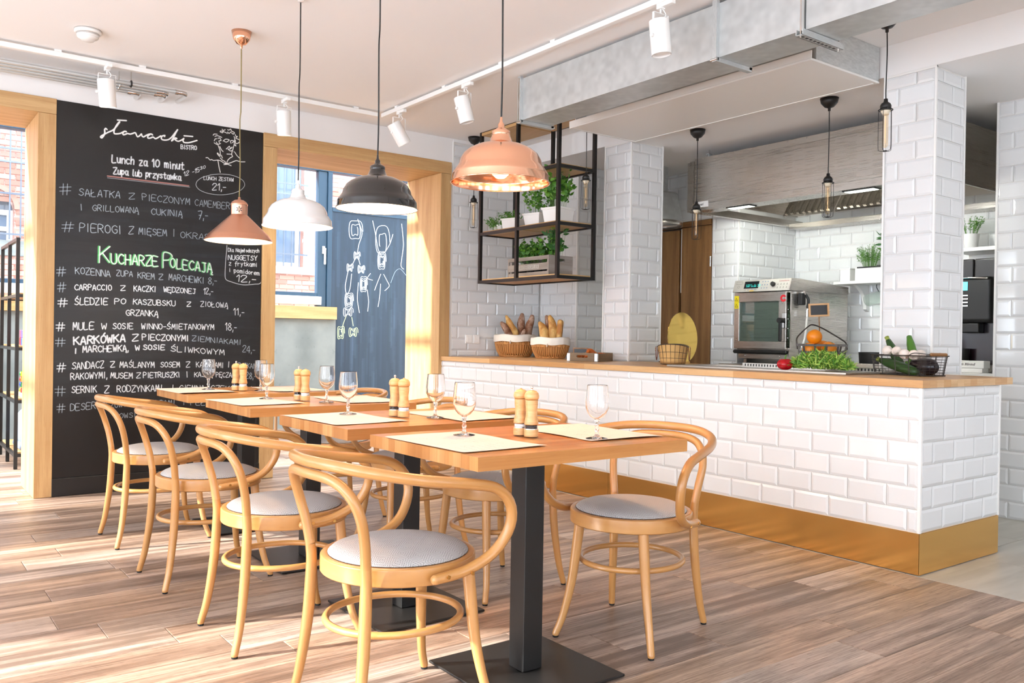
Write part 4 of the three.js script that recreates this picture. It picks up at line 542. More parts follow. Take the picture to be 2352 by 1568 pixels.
// ---------------------------------------------------------------- on the ceiling
{
  // track lighting
  const tr = (name, label, a, b, clips) => { const t = thing(name, label, 'track'), alongX = a[1] === b[1]; mesh('rail', alongX ? rbb(a[0], b[0], 2.712, 2.742, a[1] - 0.017, a[1] + 0.017, 0.003) : rbb(a[0] - 0.017, a[0] + 0.017, 2.712, 2.742, a[1], b[1], 0.003), mt.white, t); for (const c of clips) mesh('clip', alongX ? bb(c - 0.02, c + 0.02, 2.74, HC, a[1] - 0.012, a[1] + 0.012) : bb(a[0] - 0.012, a[0] + 0.012, 2.74, HC, c - 0.02, c + 0.02), mt.white, t); };
  tr('lighting_track', 'white lighting track running along the chalkboard wall', [-2.2, -5.775], [3.04, -5.775], [-1.5, -0.4, 0.88, 1.36, 1.95, 2.85]);
  tr('lighting_track', 'white lighting track running towards the metal duct', [3.075, -5.77], [3.075, 1.0], [-5.55, -4.9, -4.25, -3.75, -2.6, -1.2]);
  const spot = (x, z, dir, label, on, k = 1.22) => {
    const t = thing('track_spotlight', label, 'spotlight', [x, 2.712, z], 0, 'white track spotlights'), d = V(...dir).normalize(), q = new THREE.Quaternion().setFromUnitVectors(V(0, -1, 0), d), ctr = V(0, -0.135 * k, 0);
    mesh('adapter', [rb(0.032, 0.028, 0.032, 0.004, 0, -0.014, 0), rb(0.03, 0.022, 0.07, 0.004, 0, -0.011, 0.05)], mt.white, t);
    const put = (g) => g.applyQuaternion(q).translate(ctr.x, ctr.y, ctr.z);
    const sideV = V(1, 0, 0);
    mesh('bracket', [rod([-0.0, -0.026, 0], [0, -0.05, 0], 0.005), bx(0.1, 0.003, 0.012, 0, -0.05, 0), bx(0.003, 0.095 * k, 0.012, -0.05, -0.05 - 0.0475 * k, 0), bx(0.003, 0.095 * k, 0.012, 0.05, -0.05 - 0.0475 * k, 0)], mt.white, t);
    mesh('barrel', put(lathe([[0, 0.07 * k], [0.036 * k, 0.07 * k], [0.041 * k, 0.066 * k], [0.041 * k, -0.068 * k], [0.0385 * k, -0.07 * k], [0.0365 * k, -0.07 * k], [0.036 * k, -0.055 * k], [0, -0.054 * k]], 36)), mt.whitegloss, t);
    for (const s of [-1, 1]) mesh('knob', cyl(0.009, 0.009, 0.012).rotateZ(PI / 2).translate(s * 0.052, ctr.y, 0), mt.white, t);
    mesh('cable', tube([[0.006, -0.03, 0.01], [0.02, -0.055, 0.016], [0.012, -0.07, 0.005], [0.0, -0.075 * k, 0]].map((p) => p), 0.0028, { n: 16, k: 6 }), mt.white, t);
    const disc = mesh('lamp_face', put(new THREE.CylinderGeometry(0.0355 * k, 0.0355 * k, 0.004, 28).translate(0, -0.058 * k, 0)), on ? M({ color: '#fff8ea', emissive: lin(1, 0.93, 0.8), emissiveIntensity: 2.2 }) : mt.whitegloss, t);
    if (on) { const s = new THREE.SpotLight(lin(1, 0.92, 0.78), 1.6, 0, 0.5, 0.6, 2), o = ctr.clone().addScaledVector(d, 0.075 * k); s.position.set(x + o.x, 2.712 + o.y, z + o.z); s.target.position.copy(s.position).add(d); s.castShadow = true; s.shadow.radius = 1.5; scene.add(s, s.target); }
  };
  spot(1.155, -5.775, [0.12, -1, -0.12], 'lit white track spotlight over the toy-corner end of the chalkboard', true);
  spot(2.30, -5.775, [0.1, -1, -0.12], 'lit white track spotlight over the veranda-opening end of the chalkboard', true);
  spot(3.075, -5.52, [0.62, -1, 0.1], 'lit white track spotlight tilted towards the tiled corner', true);
  spot(3.075, -4.66, [0.25, -1, 0.1], 'unlit white track spotlight above the bread counter', false);
  spot(3.075, -2.93, [0.08, -1, 0.05], 'unlit white track spotlight beside the metal duct strap', false);
  // conduit pipes
  const pipes = [[1.63, -5.93, 2.672], [1.52, -5.97, 2.664], [1.515, -6.01, 2.656], [1.36, -6.05, 2.65], [1.63, -5.965, 2.64]];
  for (const [i, [x1, z, y]] of pipes.slice(0, 4).entries()) { const p = thing('conduit_pipe', ['first', 'second', 'third', 'fourth'][i] + ' steel conduit pipe from the lighting track', 'pipe', [0, 0, 0], 0, 'steel conduit pipes'); mesh('pipe', rod([-2.35, y, z], [x1, y, z], 0.0125, 12), mt.galv, p); mesh('elbow', [tube([[x1 - 0.01, y, z], [x1 + 0.035, y, z], [x1 + 0.05, y - 0.005, z - 0.035], [x1 + 0.05, y - 0.005, ZB - 0.002]], 0.0145, { n: 16, k: 10 }), cyl(0.017, 0.017, 0.02).rotateZ(PI / 2).translate(x1 - 0.005, y, z)], mt.chrome, p); }
  const hg = thing('pipe_hanger', 'black pipe clamp on a threaded rod by the conduit pipes', 'bracket', [1.33, HC, -5.93]); mesh('rod', rod([0, 0, 0], [0, -0.075, 0], 0.004), mt.chrome, hg); mesh('clamp', new THREE.TorusGeometry(0.0185, 0.005, 8, 24).rotateY(PI / 2).translate(0, -0.083, 0), mt.black, hg);
  const h2 = thing('pipe_hanger', 'grey double pipe clamp by the conduit pipes', 'bracket', [1.27, HC, -5.99]); mesh('rod', rod([0, 0, 0], [0, -0.08, 0], 0.003), mt.chrome, h2); mesh('clamp', [new THREE.TorusGeometry(0.0165, 0.004, 8, 20).rotateY(PI / 2).translate(0, -0.091, 0.02), new THREE.TorusGeometry(0.0165, 0.004, 8, 20).rotateY(PI / 2).translate(0, -0.099, -0.02)], mt.chrome, h2);
  const sd = thing('smoke_detector', 'round white smoke detector on the ceiling', 'smoke detector', [0.955, HC, -5.285]);
  mesh('base', lathe([[0, 0], [0.052, 0], [0.052, -0.012], [0.047, -0.016], [0, -0.016]].reverse(), 36), mt.white, sd); mesh('head', lathe([[0, -0.046], [0.024, -0.045], [0.029, -0.037], [0.04, -0.033], [0.044, -0.0165], [0, -0.0165]], 36), mt.white, sd);
  for (const y of [-0.024, -0.03]) mesh('slot', new THREE.TorusGeometry(0.0415 - (y < -0.027 ? 0.001 : 0), 0.0012, 6, 40).rotateX(PI / 2).translate(0, y, 0), mt.grout, sd);
  sd.scale.setScalar(1.35);
  const ac = thing('ceiling_unit', 'white rounded ceiling unit above the cone lamp', 'ceiling unit', [1.40, HC, -3.93]); mesh('body', lathe([[0, -0.03], [0.2, -0.03], [0.27, -0.024], [0.29, -0.01], [0.29, 0], [0, 0]], 48), mt.white, ac); mesh('panel', lathe([[0, -0.037], [0.16, -0.037], [0.17, -0.0305], [0, -0.0305]], 40), mt.whitegloss, ac);
  // galvanised duct
  const d = thing('ventilation_duct', 'galvanised rectangular ventilation duct under the ceiling', 'duct'), x0 = 3.335, x1 = 3.575, y0 = 2.468, y1 = 2.735;
  for (const [a, b] of [[-4.385, -2.80], [-2.79, -2.30], [-2.29, -0.3], [-0.29, 1.6]]) mesh('section', (() => { const g = grain(bb(x0, x1, y0, y1, a, b), 2); return g; })(), mt.galv, d);
  const fl = (z) => { for (const q of [bb(x0 - 0.022, x0, y0 - 0.015, y1 + 0.012, z - 0.014, z + 0.014), bb(x1, x1 + 0.022, y0 - 0.015, y1 + 0.012, z - 0.014, z + 0.014), bb(x0 - 0.02, x1 + 0.02, y0 - 0.022, y0 - 0.001, z - 0.014, z + 0.014)]) mesh('flange', q, mt.galv, d); for (const x of [x0 - 0.02, x1 + 0.02]) mesh('flange_bolt', [cyl(0.007, 0.007, 0.04).rotateX(PI / 2).translate(x, y0 - 0.012, z - 0.02)], mt.chrome, d); };
  fl(-4.385); fl(-2.795); fl(-0.295);
  for (const q of [bb(x0 - 0.024, x0 - 0.018, y0 - 0.01, y1, -4.392, -4.378)]) mesh('flange_rib', q, mt.chrome, d);
  const st = thing('duct_strap', 'perforated steel strap carrying the duct on threaded rods', 'bracket'); mesh('channel', [bb(x0 - 0.03, x1 + 0.05, y0 - 0.03, y0 - 0.002, -2.322, -2.318), bb(x0 - 0.03, x1 + 0.05, y0 - 0.03, y0 - 0.027, -2.322, -2.285), bb(x0 - 0.03, x1 + 0.05, y0 - 0.03, y0 - 0.002, -2.288, -2.284)], mt.galv, st);
  for (let i = 0; i < 9; i++) mesh('slot', bb(x0 - 0.01 + i * 0.03, x0 + 0.006 + i * 0.03, y0 - 0.031, y0 - 0.0295, -2.309, -2.298), mt.black, st);
  for (const x of [x0 - 0.02, x1 + 0.035]) mesh('rod', rod([x, y0 - 0.04, -2.303], [x, HC, -2.303], 0.004), mt.chrome, st);
  // white diffuser box between duct and bulkhead
  const b = thing('diffuser_box', 'white panelled ventilation box with grey metal sides beneath the duct', 'ventilation box');
  const X0 = 3.925, X1 = 4.585, Z0 = -4.60, Z1 = -2.66, Y = 2.548;
  mesh('panel', [rbb(X0, X1, Y, Y + 0.012, Z0, Z1, 0.003)], mt.white, b); for (const q of [bb(X0, X0 + 0.006, Y + 0.012, Y + 0.05, Z0, Z1)]) mesh('edge_strip', q, mt.white, b);
  for (const q of [bb(X0 + 0.03, X1 - 0.03, Y - 0.003, Y, Z0 + 0.02, Z0 + 0.026), bb(X1 - 0.036, X1 - 0.03, Y - 0.003, Y, Z0 + 0.02, Z1 - 0.02)]) mesh('bead', q, mt.white, b);
  mesh('side', bb(X0 + 0.05, X1, Y + 0.012, HC - 0.002, Z1 - 0.012, Z1 - 0.004), mt.galv, b); mesh('side', bb(X0 + 0.05, X1, Y + 0.012, HC - 0.002, Z0 + 0.004, Z0 + 0.012), mt.galv, b); mesh('side', bb(X0 + 0.15, X0 + 0.158, Y + 0.012, HC - 0.002, Z0 + 0.012, Z1 - 0.012), mt.galv, b);
}
// caged filament pendants
{
  const cage = (x, top, z, yb, label, rose = true) => {
    const l = thing('caged_pendant_lamp', label, 'pendant lamp', [x, yb, z], rr(0, 1), 'slim caged pendant lamps');   // yb: bottom of the cage
    mesh('cage', [0, 1, 2, 3, 4].map((i) => { const a = i / 5 * 2 * PI, c = Math.cos(a), s = Math.sin(a); return tube([[c * 0.033, 0.214, s * 0.033], [c * 0.034, 0.12, s * 0.034], [c * 0.034, 0.02, s * 0.034], [c * 0.027, 0.004, s * 0.027], [c * 0.008, 0.002, s * 0.008]], 0.0014, { n: 18, k: 5 }); }), mt.black, l);
    mesh('cage_ring', [new THREE.TorusGeometry(0.034, 0.003, 8, 32).rotateX(PI / 2).translate(0, 0.214, 0), lathe([[0, 0], [0.01, 0], [0.01, 0.005], [0, 0.005]], 16), ball(0.005, 0.038, 0.214, 0, 8), ball(0.005, -0.038, 0.214, 0, 8)], mt.black, l);
    mesh('socket', lathe([[0, 0.216], [0.027, 0.216], [0.0275, 0.237], [0.022, 0.248], [0.011, 0.256], [0.0095, 0.272], [0, 0.273]], 28), mt.black, l);
    mesh('bulb_base', lathe([[0, 0.19], [0.0165, 0.19], [0.018, 0.2], [0.0235, 0.205], [0.0245, 0.2135], [0, 0.2135]], 24), M({ color: '#e9dcc2', roughness: 0.4 }), l);
    mesh('light_bulb', lathe([[0, 0.018], [0.01, 0.022], [0.0145, 0.035], [0.0145, 0.19]], 24), MP({ color: '#fff6e8', transmission: 1, thickness: 0, roughness: 0.02 }), l);
    mesh('filament', tube([[0, 0.185, 0], [0.004, 0.12, 0.002], [-0.003, 0.05, 0], [0.003, 0.05, 0.002], [-0.002, 0.12, -0.002], [0.001, 0.185, 0.002]], 0.0007, { n: 24, k: 4 }), M({ color: '#ffd9a0', emissive: lin(1, 0.7, 0.35), emissiveIntensity: 0.35 }), l);
    const h = top - yb; mesh('cord', tube([[0, 0.272, 0], [0.003, 0.32, 0], [-0.002, (0.3 + h) / 2, 0.002], [0, h - 0.06, 0]], 0.003, { n: 24, k: 6 }), mt.black, l);
    mesh('ceiling_rose', lathe([[0, h - 0.08], [0.008, h - 0.079], [0.009, h - 0.062], [0.028, h - 0.055], [0.05, h - 0.03], [0.056, h - 0.001], [0, h - 0.001]], 32), mt.black, l);
  };
  cage(4.73, HS, -4.126, 1.792, 'caged pendant lamp hanging in front of the steel hood beside the wooden door');
  cage(4.73, HS, -3.072, 1.842, 'caged pendant lamp hanging in front of the middle of the steel hood');
  cage(4.186, HC, -2.392, 2.06, 'caged pendant lamp hanging in front of the tiled pillar by the vegetables');
  cage(4.165, HC, -4.685, 2.01, 'caged pendant lamp hanging beside the plant shelf on its kitchen end');
  cage(4.06, HC, -5.985, 1.99, 'caged pendant lamp hanging in front of the tiled corner behind the plant shelf');
}
// ---------------------------------------------------------------- plants
function leafG(len, wid, bend = 0.25, fold = 0.25) {
  const P = [], n = 4, I = []; for (let i = 0; i <= n; i++) { const t = i / n, w = wid * Math.sin(PI * Math.pow(t, 0.8)) * 0.5 + (i === 0 ? 0.0006 : 0), y = len * t, z = -bend * len * t * t; P.push(-w, y, z + fold * w, 0, y, z, w, y, z + fold * w); }
  for (let i = 0; i < n; i++) for (const k of [0, 1]) { const a = i * 3 + k; I.push(a, a + 1, a + 3, a + 3, a + 1, a + 4); }
  const g = new THREE.BufferGeometry(); g.setAttribute('position', new THREE.Float32BufferAttribute(P, 3)); g.setIndex(I); g.computeVertexNormals(); return clean(g);
}
const aim = (p, d, roll = 0) => { const y = V(...d).normalize(), x = V(rr(-1, 1), rr(-0.4, 0.4), rr(-1, 1)).cross(y).normalize(), z = x.clone().cross(y); return new THREE.Matrix4().makeBasis(x, y, z).setPosition(...p); };
// bushy herb: stems and leaves; big leaves become parts of their own
function herb(parent, { r = 0.1, h = 0.16, stems = 14, per = 7, leaf = [0.03, 0.02], y0 = 0, x0 = 0, z0 = 0, lean = [0, 0], single = 0, dark = 0, droop = 0 }) {
  const L = leafG(leaf[0], leaf[1]), soft = [[], [], [], []], st = [];
  for (let i = 0; i < stems; i++) {
    const a = rr(0, 2 * PI), q = Math.sqrt(rnd()) * r, ax = x0 + Math.cos(a) * q * 0.45, az = z0 + Math.sin(a) * q * 0.45, hx = h * rr(0.65, 1.05);
    const tip = [x0 + Math.cos(a) * q + lean[0], y0 + hx - droop * q, z0 + Math.sin(a) * q + lean[1]];
    st.push(tube([[ax, y0, az], [(ax + tip[0]) / 2, y0 + hx * 0.6, (az + tip[2]) / 2], tip], 0.0012, { n: 6, k: 4, cap: false }));
    for (let k = 0; k < per; k++) {
      const t = rr(0.35, 1), b = rr(0, 2 * PI), p = [ax + (tip[0] - ax) * t, y0 + (tip[1] - y0) * t, az + (tip[2] - az) * t], d = [Math.cos(b), rr(-0.1, 0.8), Math.sin(b)], s = rr(0.65, 1.15), m = aim(p, d).scale(V(s, s, s)), v = dark && rnd() < dark ? 3 : Math.floor(rnd() * 3);
      if (single > 0) { single--; const o = mesh('leaf', L, mt.leaf[v], parent); m.decompose(o.position, o.quaternion, o.scale); } else soft[v].push(L.clone().applyMatrix4(m));
    }
  }
  mesh('stem', st, mt.stemgreen, parent);
  soft.forEach((g, v) => { if (g.length) { const o = mesh('foliage', g, mt.leaf[v], parent); o.userData.kind = 'stuff'; } });
}
function rectPot(parent, w, d, h, m = mt.white) {
  const s = (q, y) => [[-w * q / 2, y, -d * q / 2], [w * q / 2, y, -d * q / 2], [w * q / 2, y, d * q / 2], [-w * q / 2, y, d * q / 2]], P = [], A = s(0.82, 0), B = s(0.97, h * 0.86), C = s(1.03, h * 0.87), D = s(1.06, h), E = s(0.99, h), F = s(0.95, h * 0.82);
  const quad = (a, b, c, e) => { for (const v of [a, b, c, a, c, e]) P.push(...v); };
  for (const [u, v] of [[A, B], [B, C], [C, D], [D, E], [E, F]]) for (let i = 0; i < 4; i++) { const j = (i + 1) % 4; quad(u[j], u[i], v[i], v[j]); } quad(A[0], A[1], A[2], A[3]);
  const g = new THREE.BufferGeometry(); g.setAttribute('position', new THREE.Float32BufferAttribute(P, 3)); g.computeVertexNormals();
  mesh('pot', g, m, parent); mesh('soil', bx(w * 0.94, 0.004, d * 0.94, 0, h * 0.83, 0), mt.soil, parent);
}
// steel shelf frame with oak boards: front plane at local x = 0, length along z, depth along x
function shelfFrame(t, L, D, y0, y1, boards, mid = true, top = true) {
  const s = 0.0125, bar = (g) => mesh('bar', g, mt.blackmetal, t);
  for (const z of mid ? [-L / 2, 0, L / 2] : [-L / 2, L / 2]) for (const x of [0, D]) mesh('post', bb(x - s, x + s, y0, y1, z - s, z + s), mt.blackmetal, t);
  for (const [y, half] of boards) {
    const [z0, z1] = half ? [0, L / 2] : [-L / 2, L / 2];
    for (const x of [0, D]) bar(bb(x - s + 0.001, x + s - 0.001, y - 0.024, y, z0, z1)); for (const z of half ? [0, L / 2] : [-L / 2, L / 2]) bar(bb(s, D - s, y - 0.024, y, z - s + 0.001, z + s - 0.001));
    for (const [a, b] of half || !mid ? [[z0, z1]] : [[z0, 0], [0, z1]]) mesh('board', grain(rbb(s + 0.001, D - s - 0.001, y - 0.014, y + 0.012, a + s + 0.001, b - s - 0.001, 0.002), 2), mt.oak, t);
  }
  if (top) for (const x of [0, D]) bar(bb(x - s + 0.001, x + s - 0.001, y1 - 0.025, y1 - 0.0005, -L / 2, L / 2));
}
{
  const L = 0.995, zc = -5.32, t = thing('hanging_shelf', 'black steel hanging shelf with oak boards above the bread counter', 'shelf', [4.02, 0, zc]);
  shelfFrame(t, L, 0.352, 1.51, HC - 0.001, [[1.534, false], [1.928, false], [2.35, true]]);
  mesh('top_board', grain(rbb(-0.012, 0.364, HC - 0.03, HC - 0.006, -L / 2 + 0.0126, -0.0126, 0.002), 2), mt.oak, t); mesh('top_board', grain(rbb(0.0126, 0.339, HC - 0.03, HC - 0.006, 0.0126, L / 2 - 0.0126, 0.002), 2), mt.oak, t);
  const Y = 1.9405;
  const pot = (name, label, x, z, w, d, h, turn, opt) => { const p = thing(name, label, 'plant', [x, Y, z], turn, 'potted herbs on the hanging shelf'); rectPot(p, w, d, h); herb(p, { y0: h * 0.8, ...opt }); return p; };
  pot('potted_herb', 'trailing thyme in a white pot at the wall end of the hanging shelf', 4.20, -5.60, 0.17, 0.14, 0.095, 0.3, { r: 0.13, h: 0.1, stems: 46, per: 10, leaf: [0.014, 0.008], lean: [-0.02, -0.03], droop: 0.3 });
  const tr = thing('trailing_herb', 'bright cress trailing over the edge of the hanging shelf', 'plant', [4.13, Y, -5.70], 0); herb(tr, { r: 0.11, h: 0.11, stems: 60, per: 12, leaf: [0.012, 0.008], lean: [-0.01, -0.03] }); mesh('pot', lathe([[0, 0], [0.045, 0], [0.05, 0.05], [0.046, 0.05], [0, 0.04]], 20), mt.white, tr);
  pot('potted_herb', 'oregano in a white pot between the thyme and the basil', 4.19, -5.27, 0.19, 0.16, 0.1, 0.25, { r: 0.15, h: 0.25, stems: 24, per: 9, leaf: [0.028, 0.022], single: 90 });
  pot('potted_basil', 'tall bright basil in a white pot on the hanging shelf', 4.17, -5.0, 0.19, 0.17, 0.115, 0.2, { r: 0.15, h: 0.3, stems: 22, per: 10, leaf: [0.045, 0.032], single: 120 });
  // weathered crate with herbs
  const c = thing('wooden_crate', 'weathered grey crate with faded stencilled letters on the hanging shelf', 'crate', [4.105, 1.5465, -5.285]); const cl = 0.52, cw = 0.24, ch = 0.155;
  for (const x of [0, cw - 0.012]) for (const [a, b] of [[0.001, 0.034], [0.047, 0.1], [0.126, ch]]) mesh('slat', grain(rbb(x, x + 0.011, a, b, -cl / 2 + 0.012, cl / 2 - 0.012, 0.001), 2), mt.greywood, c);
  for (const z of [-cl / 2, cl / 2 - 0.012]) { const s = new THREE.Shape(); s.moveTo(0, 0); s.lineTo(cw, 0); s.lineTo(cw, ch); s.lineTo(0, ch); s.closePath(); const h = new THREE.Path(); h.absarc(cw / 2 - 0.03, ch - 0.035, 0.012, PI / 2, 1.5 * PI); h.absarc(cw / 2 + 0.03, ch - 0.035, 0.012, -PI / 2, PI / 2); h.closePath(); s.holes.push(h); mesh('end_board', grain(new THREE.ExtrudeGeometry(s, { depth: 0.011, bevelEnabled: false }).translate(-0.0005, 0.001, z), 0), mt.greywood, c); }
  for (const z of [-cl / 2 + 0.025, cl / 2 - 0.025]) mesh('corner_post', bb(0.0115, 0.024, 0.002, ch - 0.002, z - 0.011, z + 0.011), mt.greywood, c);
  mesh('bottom', bb(0.012, cw - 0.013, 0.001, 0.012, -cl / 2 + 0.013, cl / 2 - 0.013), mt.greywood, c);
  { const [cv, x] = canvas(512, 64); x.fillStyle = '#a9a29b'; x.fillRect(0, 0, 512, 64); x.globalAlpha = 1; lettering('BRASSERISCAPLIER', 20, -56, 492, -56, 48, (p) => chalk(x, p.map(([a, b]) => [a, -b]), 3, '#45403d', 1), 0.05); const lb = mesh('stencil', new THREE.PlaneGeometry(0.26, 0.0325).rotateY(-PI / 2).translate(-0.0006, 0.0735, 0.01), M({ map: canvasTex(cv), roughness: 0.8 }), c); lb.userData.label = 'dark stencilled letters'; }
  for (let i = 0; i < 5; i++) { const p = thing('crate_herb', ['leafy mint plant at the wall end of the grey crate', 'bright mint plant second from the wall end of the grey crate', 'bushy green lemon balm in the middle of the grey crate', 'bushy green mint beside the bay plant in the grey crate', 'dark bay plant with bare stems at the kitchen end of the grey crate'][i], 'plant', [4.105 + cw / 2, 1.5605, -5.285 - 0.2 + i * 0.1]); mesh('pot', lathe([[0, 0], [0.036, 0], [0.044, 0.08], [0.041, 0.08], [0.034, 0.004], [0, 0.004]], 20), mt.black, p); mesh('soil', cyl(0.04, 0.04, 0.004, 0, 0.07, 0), mt.soil, p);
    herb(p, i === 4 ? { r: 0.12, h: 0.3, stems: 10, per: 9, leaf: [0.06, 0.026], y0: 0.07, dark: 0.9, single: 40 } : { r: 0.1, h: 0.19 + 0.03 * (i % 2), stems: 16, per: 10, leaf: [0.034, 0.028], y0: 0.07, single: 55, dark: i === 0 ? 0.4 : 0.1 }); }
}
// ---------------------------------------------------------------- on the worktop
const Y1 = WT + 0.001;
const bread = (name, label, cat, p, dir, len, r, m, { twist = 0, flat = 1, group } = {}) => {
  const g = tube([...Array(7)].map((_, i) => { const t = i / 6 - 0.5; return [0.012 * Math.sin(t * 5 + twist), t * len, 0.008 * Math.cos(t * 4)]; }), (t) => r * Math.pow(Math.max(0.0, Math.sin(PI * (0.06 + 0.88 * t))), 0.42), { n: 36, k: 18 });
  if (twist || flat !== 1) { const q = g.attributes.position; for (let i = 0; i < q.count; i++) { const x = q.getX(i), y = q.getY(i), z = q.getZ(i), a = Math.atan2(z, x), k = 1 + (twist ? 0.09 * Math.sin(3 * a + y * 46) : 0); q.setXYZ(i, x * k, y, z * k * flat); } }
  const ng = mergeVertices((g.deleteAttribute('normal'), g), 1e-4); ng.computeVertexNormals();
  const b = mesh(name, clean(ng), m); b.position.set(...p); b.quaternion.setFromUnitVectors(V(0, 1, 0), V(...dir).normalize()); return tag(b, label, cat, group);
};
function wickerBasket(label, x, z, rt, rbm, h) {
  const b = thing('wicker_basket', label, 'basket', [x, Y1, z]); const R = (t) => rbm + (rt - rbm) * Math.pow(t, 0.7) + 0.012 * Math.sin(PI * t);
  const n = 46, canes = []; for (let i = 0; i < n; i++) { const a = i / n * 2 * PI; canes.push(tube([0, 0.25, 0.5, 0.75, 1].map((t) => [Math.cos(a + 0.02 * Math.sin(i * 7 + t * 5)) * R(t), 0.008 + t * (h - 0.02), Math.sin(a + 0.02 * Math.sin(i * 7 + t * 5)) * R(t)]), 0.0046, { n: 8, k: 6, cap: false })); }
  mesh('canes', canes, mt.wicker, b);
  mesh('shell', lathe([[0, 0.012], [rbm - 0.006, 0.012], ...[0.2, 0.4, 0.6, 0.8, 1].map((t) => [R(t) - 0.007, 0.008 + t * (h - 0.02)])], 48), mt.wicker, b);
  const rings = []; for (const t of [0.0, 0.03, 0.62, 0.66, 0.7]) rings.push(tube([...Array(40)].map((_, i) => { const a = i / 40 * 2 * PI, q = R(t) + 0.004 * (i & 1 ? 1 : -1); return [Math.cos(a) * q, 0.008 + t * (h - 0.02), Math.sin(a) * q]; }), 0.0045, { n: 160, k: 5, closed: true })); mesh('weave', rings, mt.wicker, b);
  mesh('base', cyl(rbm, rbm + 0.002, 0.011, 0, 0.0005, 0, 40), mt.wicker, b);
  const lg = lathe([[R(1) - 0.03, h - 0.11], [R(1) - 0.014, h - 0.05], [R(1) - 0.008, h], [R(1) + 0.002, h + 0.009], [R(1) + 0.012, h], [R(1) + 0.013, h - 0.03], [R(0.8) + 0.012, h - 0.052]], 72), p = lg.attributes.position; for (let i = 0; i < p.count; i++) { const a = Math.atan2(p.getZ(i), p.getX(i)), w = 1 + 0.008 * Math.sin(a * 9) + 0.006 * Math.sin(a * 17 + 1); p.setXYZ(i, p.getX(i) * w, p.getY(i) + 0.004 * Math.sin(a * 5), p.getZ(i) * w); } lg.computeVertexNormals();
  mesh('liner', lg, M({ color: '#f3ece0', roughness: 0.95, side: THREE.DoubleSide }), b);
  const tg = mesh('label_tag', rb(0.07, 0.026, 0.006, 0.002).rotateY(-PI / 2 - 0.75).translate(-Math.cos(0.72) * (R(0.78) + 0.014), h - 0.055, Math.sin(0.72) * (R(0.78) + 0.014)), mt.linen, b); tg.userData.label = 'cream cloth tag';
  return b;
}
{
  wickerBasket('larger wicker basket with a white cloth liner, next to the tiled corner', 4.49, -5.945, 0.172, 0.13, 0.185);
  wickerBasket('smaller wicker basket with a white cloth liner, next to the croissant tray', 4.475, -5.44, 0.15, 0.115, 0.165);
  const B1 = [4.49, Y1 + 0.15, -5.945], B2 = [4.475, Y1 + 0.14, -5.44], at = (B, x, y, z) => [B[0] + x, B[1] + y, B[2] + z];
  bread('baguette', 'dark rye baguette leaning towards the wall sockets', 'bread', at(B1, -0.06, 0.035, -0.02), [-0.35, 1, -0.35], 0.24, 0.034, mt.darkcrust, { twist: 1 });
  bread('baguette', 'pale golden baguette standing in the larger wicker basket', 'bread', at(B1, -0.045, 0.07, 0.03), [-0.33, 1, -0.18], 0.28, 0.026, mt.crust, { twist: 2 });
  bread('baguette', 'short golden baguette behind the rye baguette', 'bread', at(B1, -0.005, 0.045, -0.04), [-0.3, 1, -0.1], 0.25, 0.024, mt.crust, { twist: 3 });
  bread('twisted_loaf', 'tall twisted floury loaf in the middle of the larger wicker basket', 'bread', at(B1, 0.05, 0.075, 0.03), [0.0, 1, 0.0], 0.28, 0.036, mt.darkcrust, { twist: 4 });
  bread('twisted_loaf', 'tall twisted floury loaf on the kitchen side of the larger wicker basket', 'bread', at(B1, 0.075, 0.07, 0.09), [0.15, 1, 0.12], 0.27, 0.036, mt.darkcrust, { twist: 5 });
  bread('bread_roll', 'small floury roll lying in front of the twisted loaves', 'bread', at(B1, -0.01, 0.035, 0.1), [0.3, 0.5, 0.4], 0.11, 0.024, mt.darkcrust, { twist: 2 });
  bread('ciabatta', 'rounded golden ciabatta in the smaller wicker basket', 'bread', at(B2, -0.07, 0.05, 0.0), [-0.25, 1, -0.3], 0.2, 0.042, mt.crust, { flat: 0.8 });
  bread('ciabatta', 'long golden ciabatta in the middle of the smaller wicker basket', 'bread', at(B2, -0.005, 0.075, 0.03), [-0.2, 1, -0.1], 0.25, 0.04, mt.crust, { flat: 0.75 });
  bread('ciabatta', 'small browned loaf at the back of the smaller wicker basket', 'bread', at(B2, 0.02, 0.09, -0.06), [-0.1, 1, -0.1], 0.23, 0.03, mt.darkcrust, {});
  { const g = rb(0.085, 0.19, 0.045, 0.02, 0, 0, 0, 4), b = mesh('focaccia', grain(g, 1), mt.crust); b.position.set(...at(B2, 0.05, 0.085, 0.055)); b.rotation.set(0.1, 0.7, -0.12); tag(b, 'square golden focaccia in the smaller wicker basket', 'bread'); }
  // croissant tray
  const a = Math.atan2(0.105, 0.215), tx = 4.33, tz = -4.79, tr = thing('wooden_tray', 'small wooden tray with metal corners and handle holes, full of croissants', 'tray', [tx, Y1, tz], a); const w = 0.32, d = 0.24, h = 0.062;   // local x depth, z width
  const fr = M({ color: '#e2c9a6', map: T_grey, roughness: 0.7 });
  for (const x of [-w / 2, w / 2 - 0.012]) { const s = new THREE.Shape(); s.moveTo(-d / 2, 0); s.lineTo(d / 2, 0); s.lineTo(d / 2, h); s.lineTo(-d / 2, h); s.closePath(); const q = new THREE.Path(); q.absarc(-0.035, h * 0.58, 0.0095, PI / 2, 1.5 * PI); q.absarc(0.035, h * 0.58, 0.0095, -PI / 2, PI / 2); q.closePath(); s.holes.push(q); mesh('end_board', grain(new THREE.ExtrudeGeometry(s, { depth: 0.012, bevelEnabled: false }).rotateY(-PI / 2).translate(x + 0.012, 0.0005, 0), 2), fr, tr); }
  for (const z of [-d / 2, d / 2 - 0.01]) mesh('side_board', grain(rbb(-w / 2 + 0.0125, w / 2 - 0.0125, 0.0005, h - 0.004, z, z + 0.01, 0.001), 0), fr, tr);
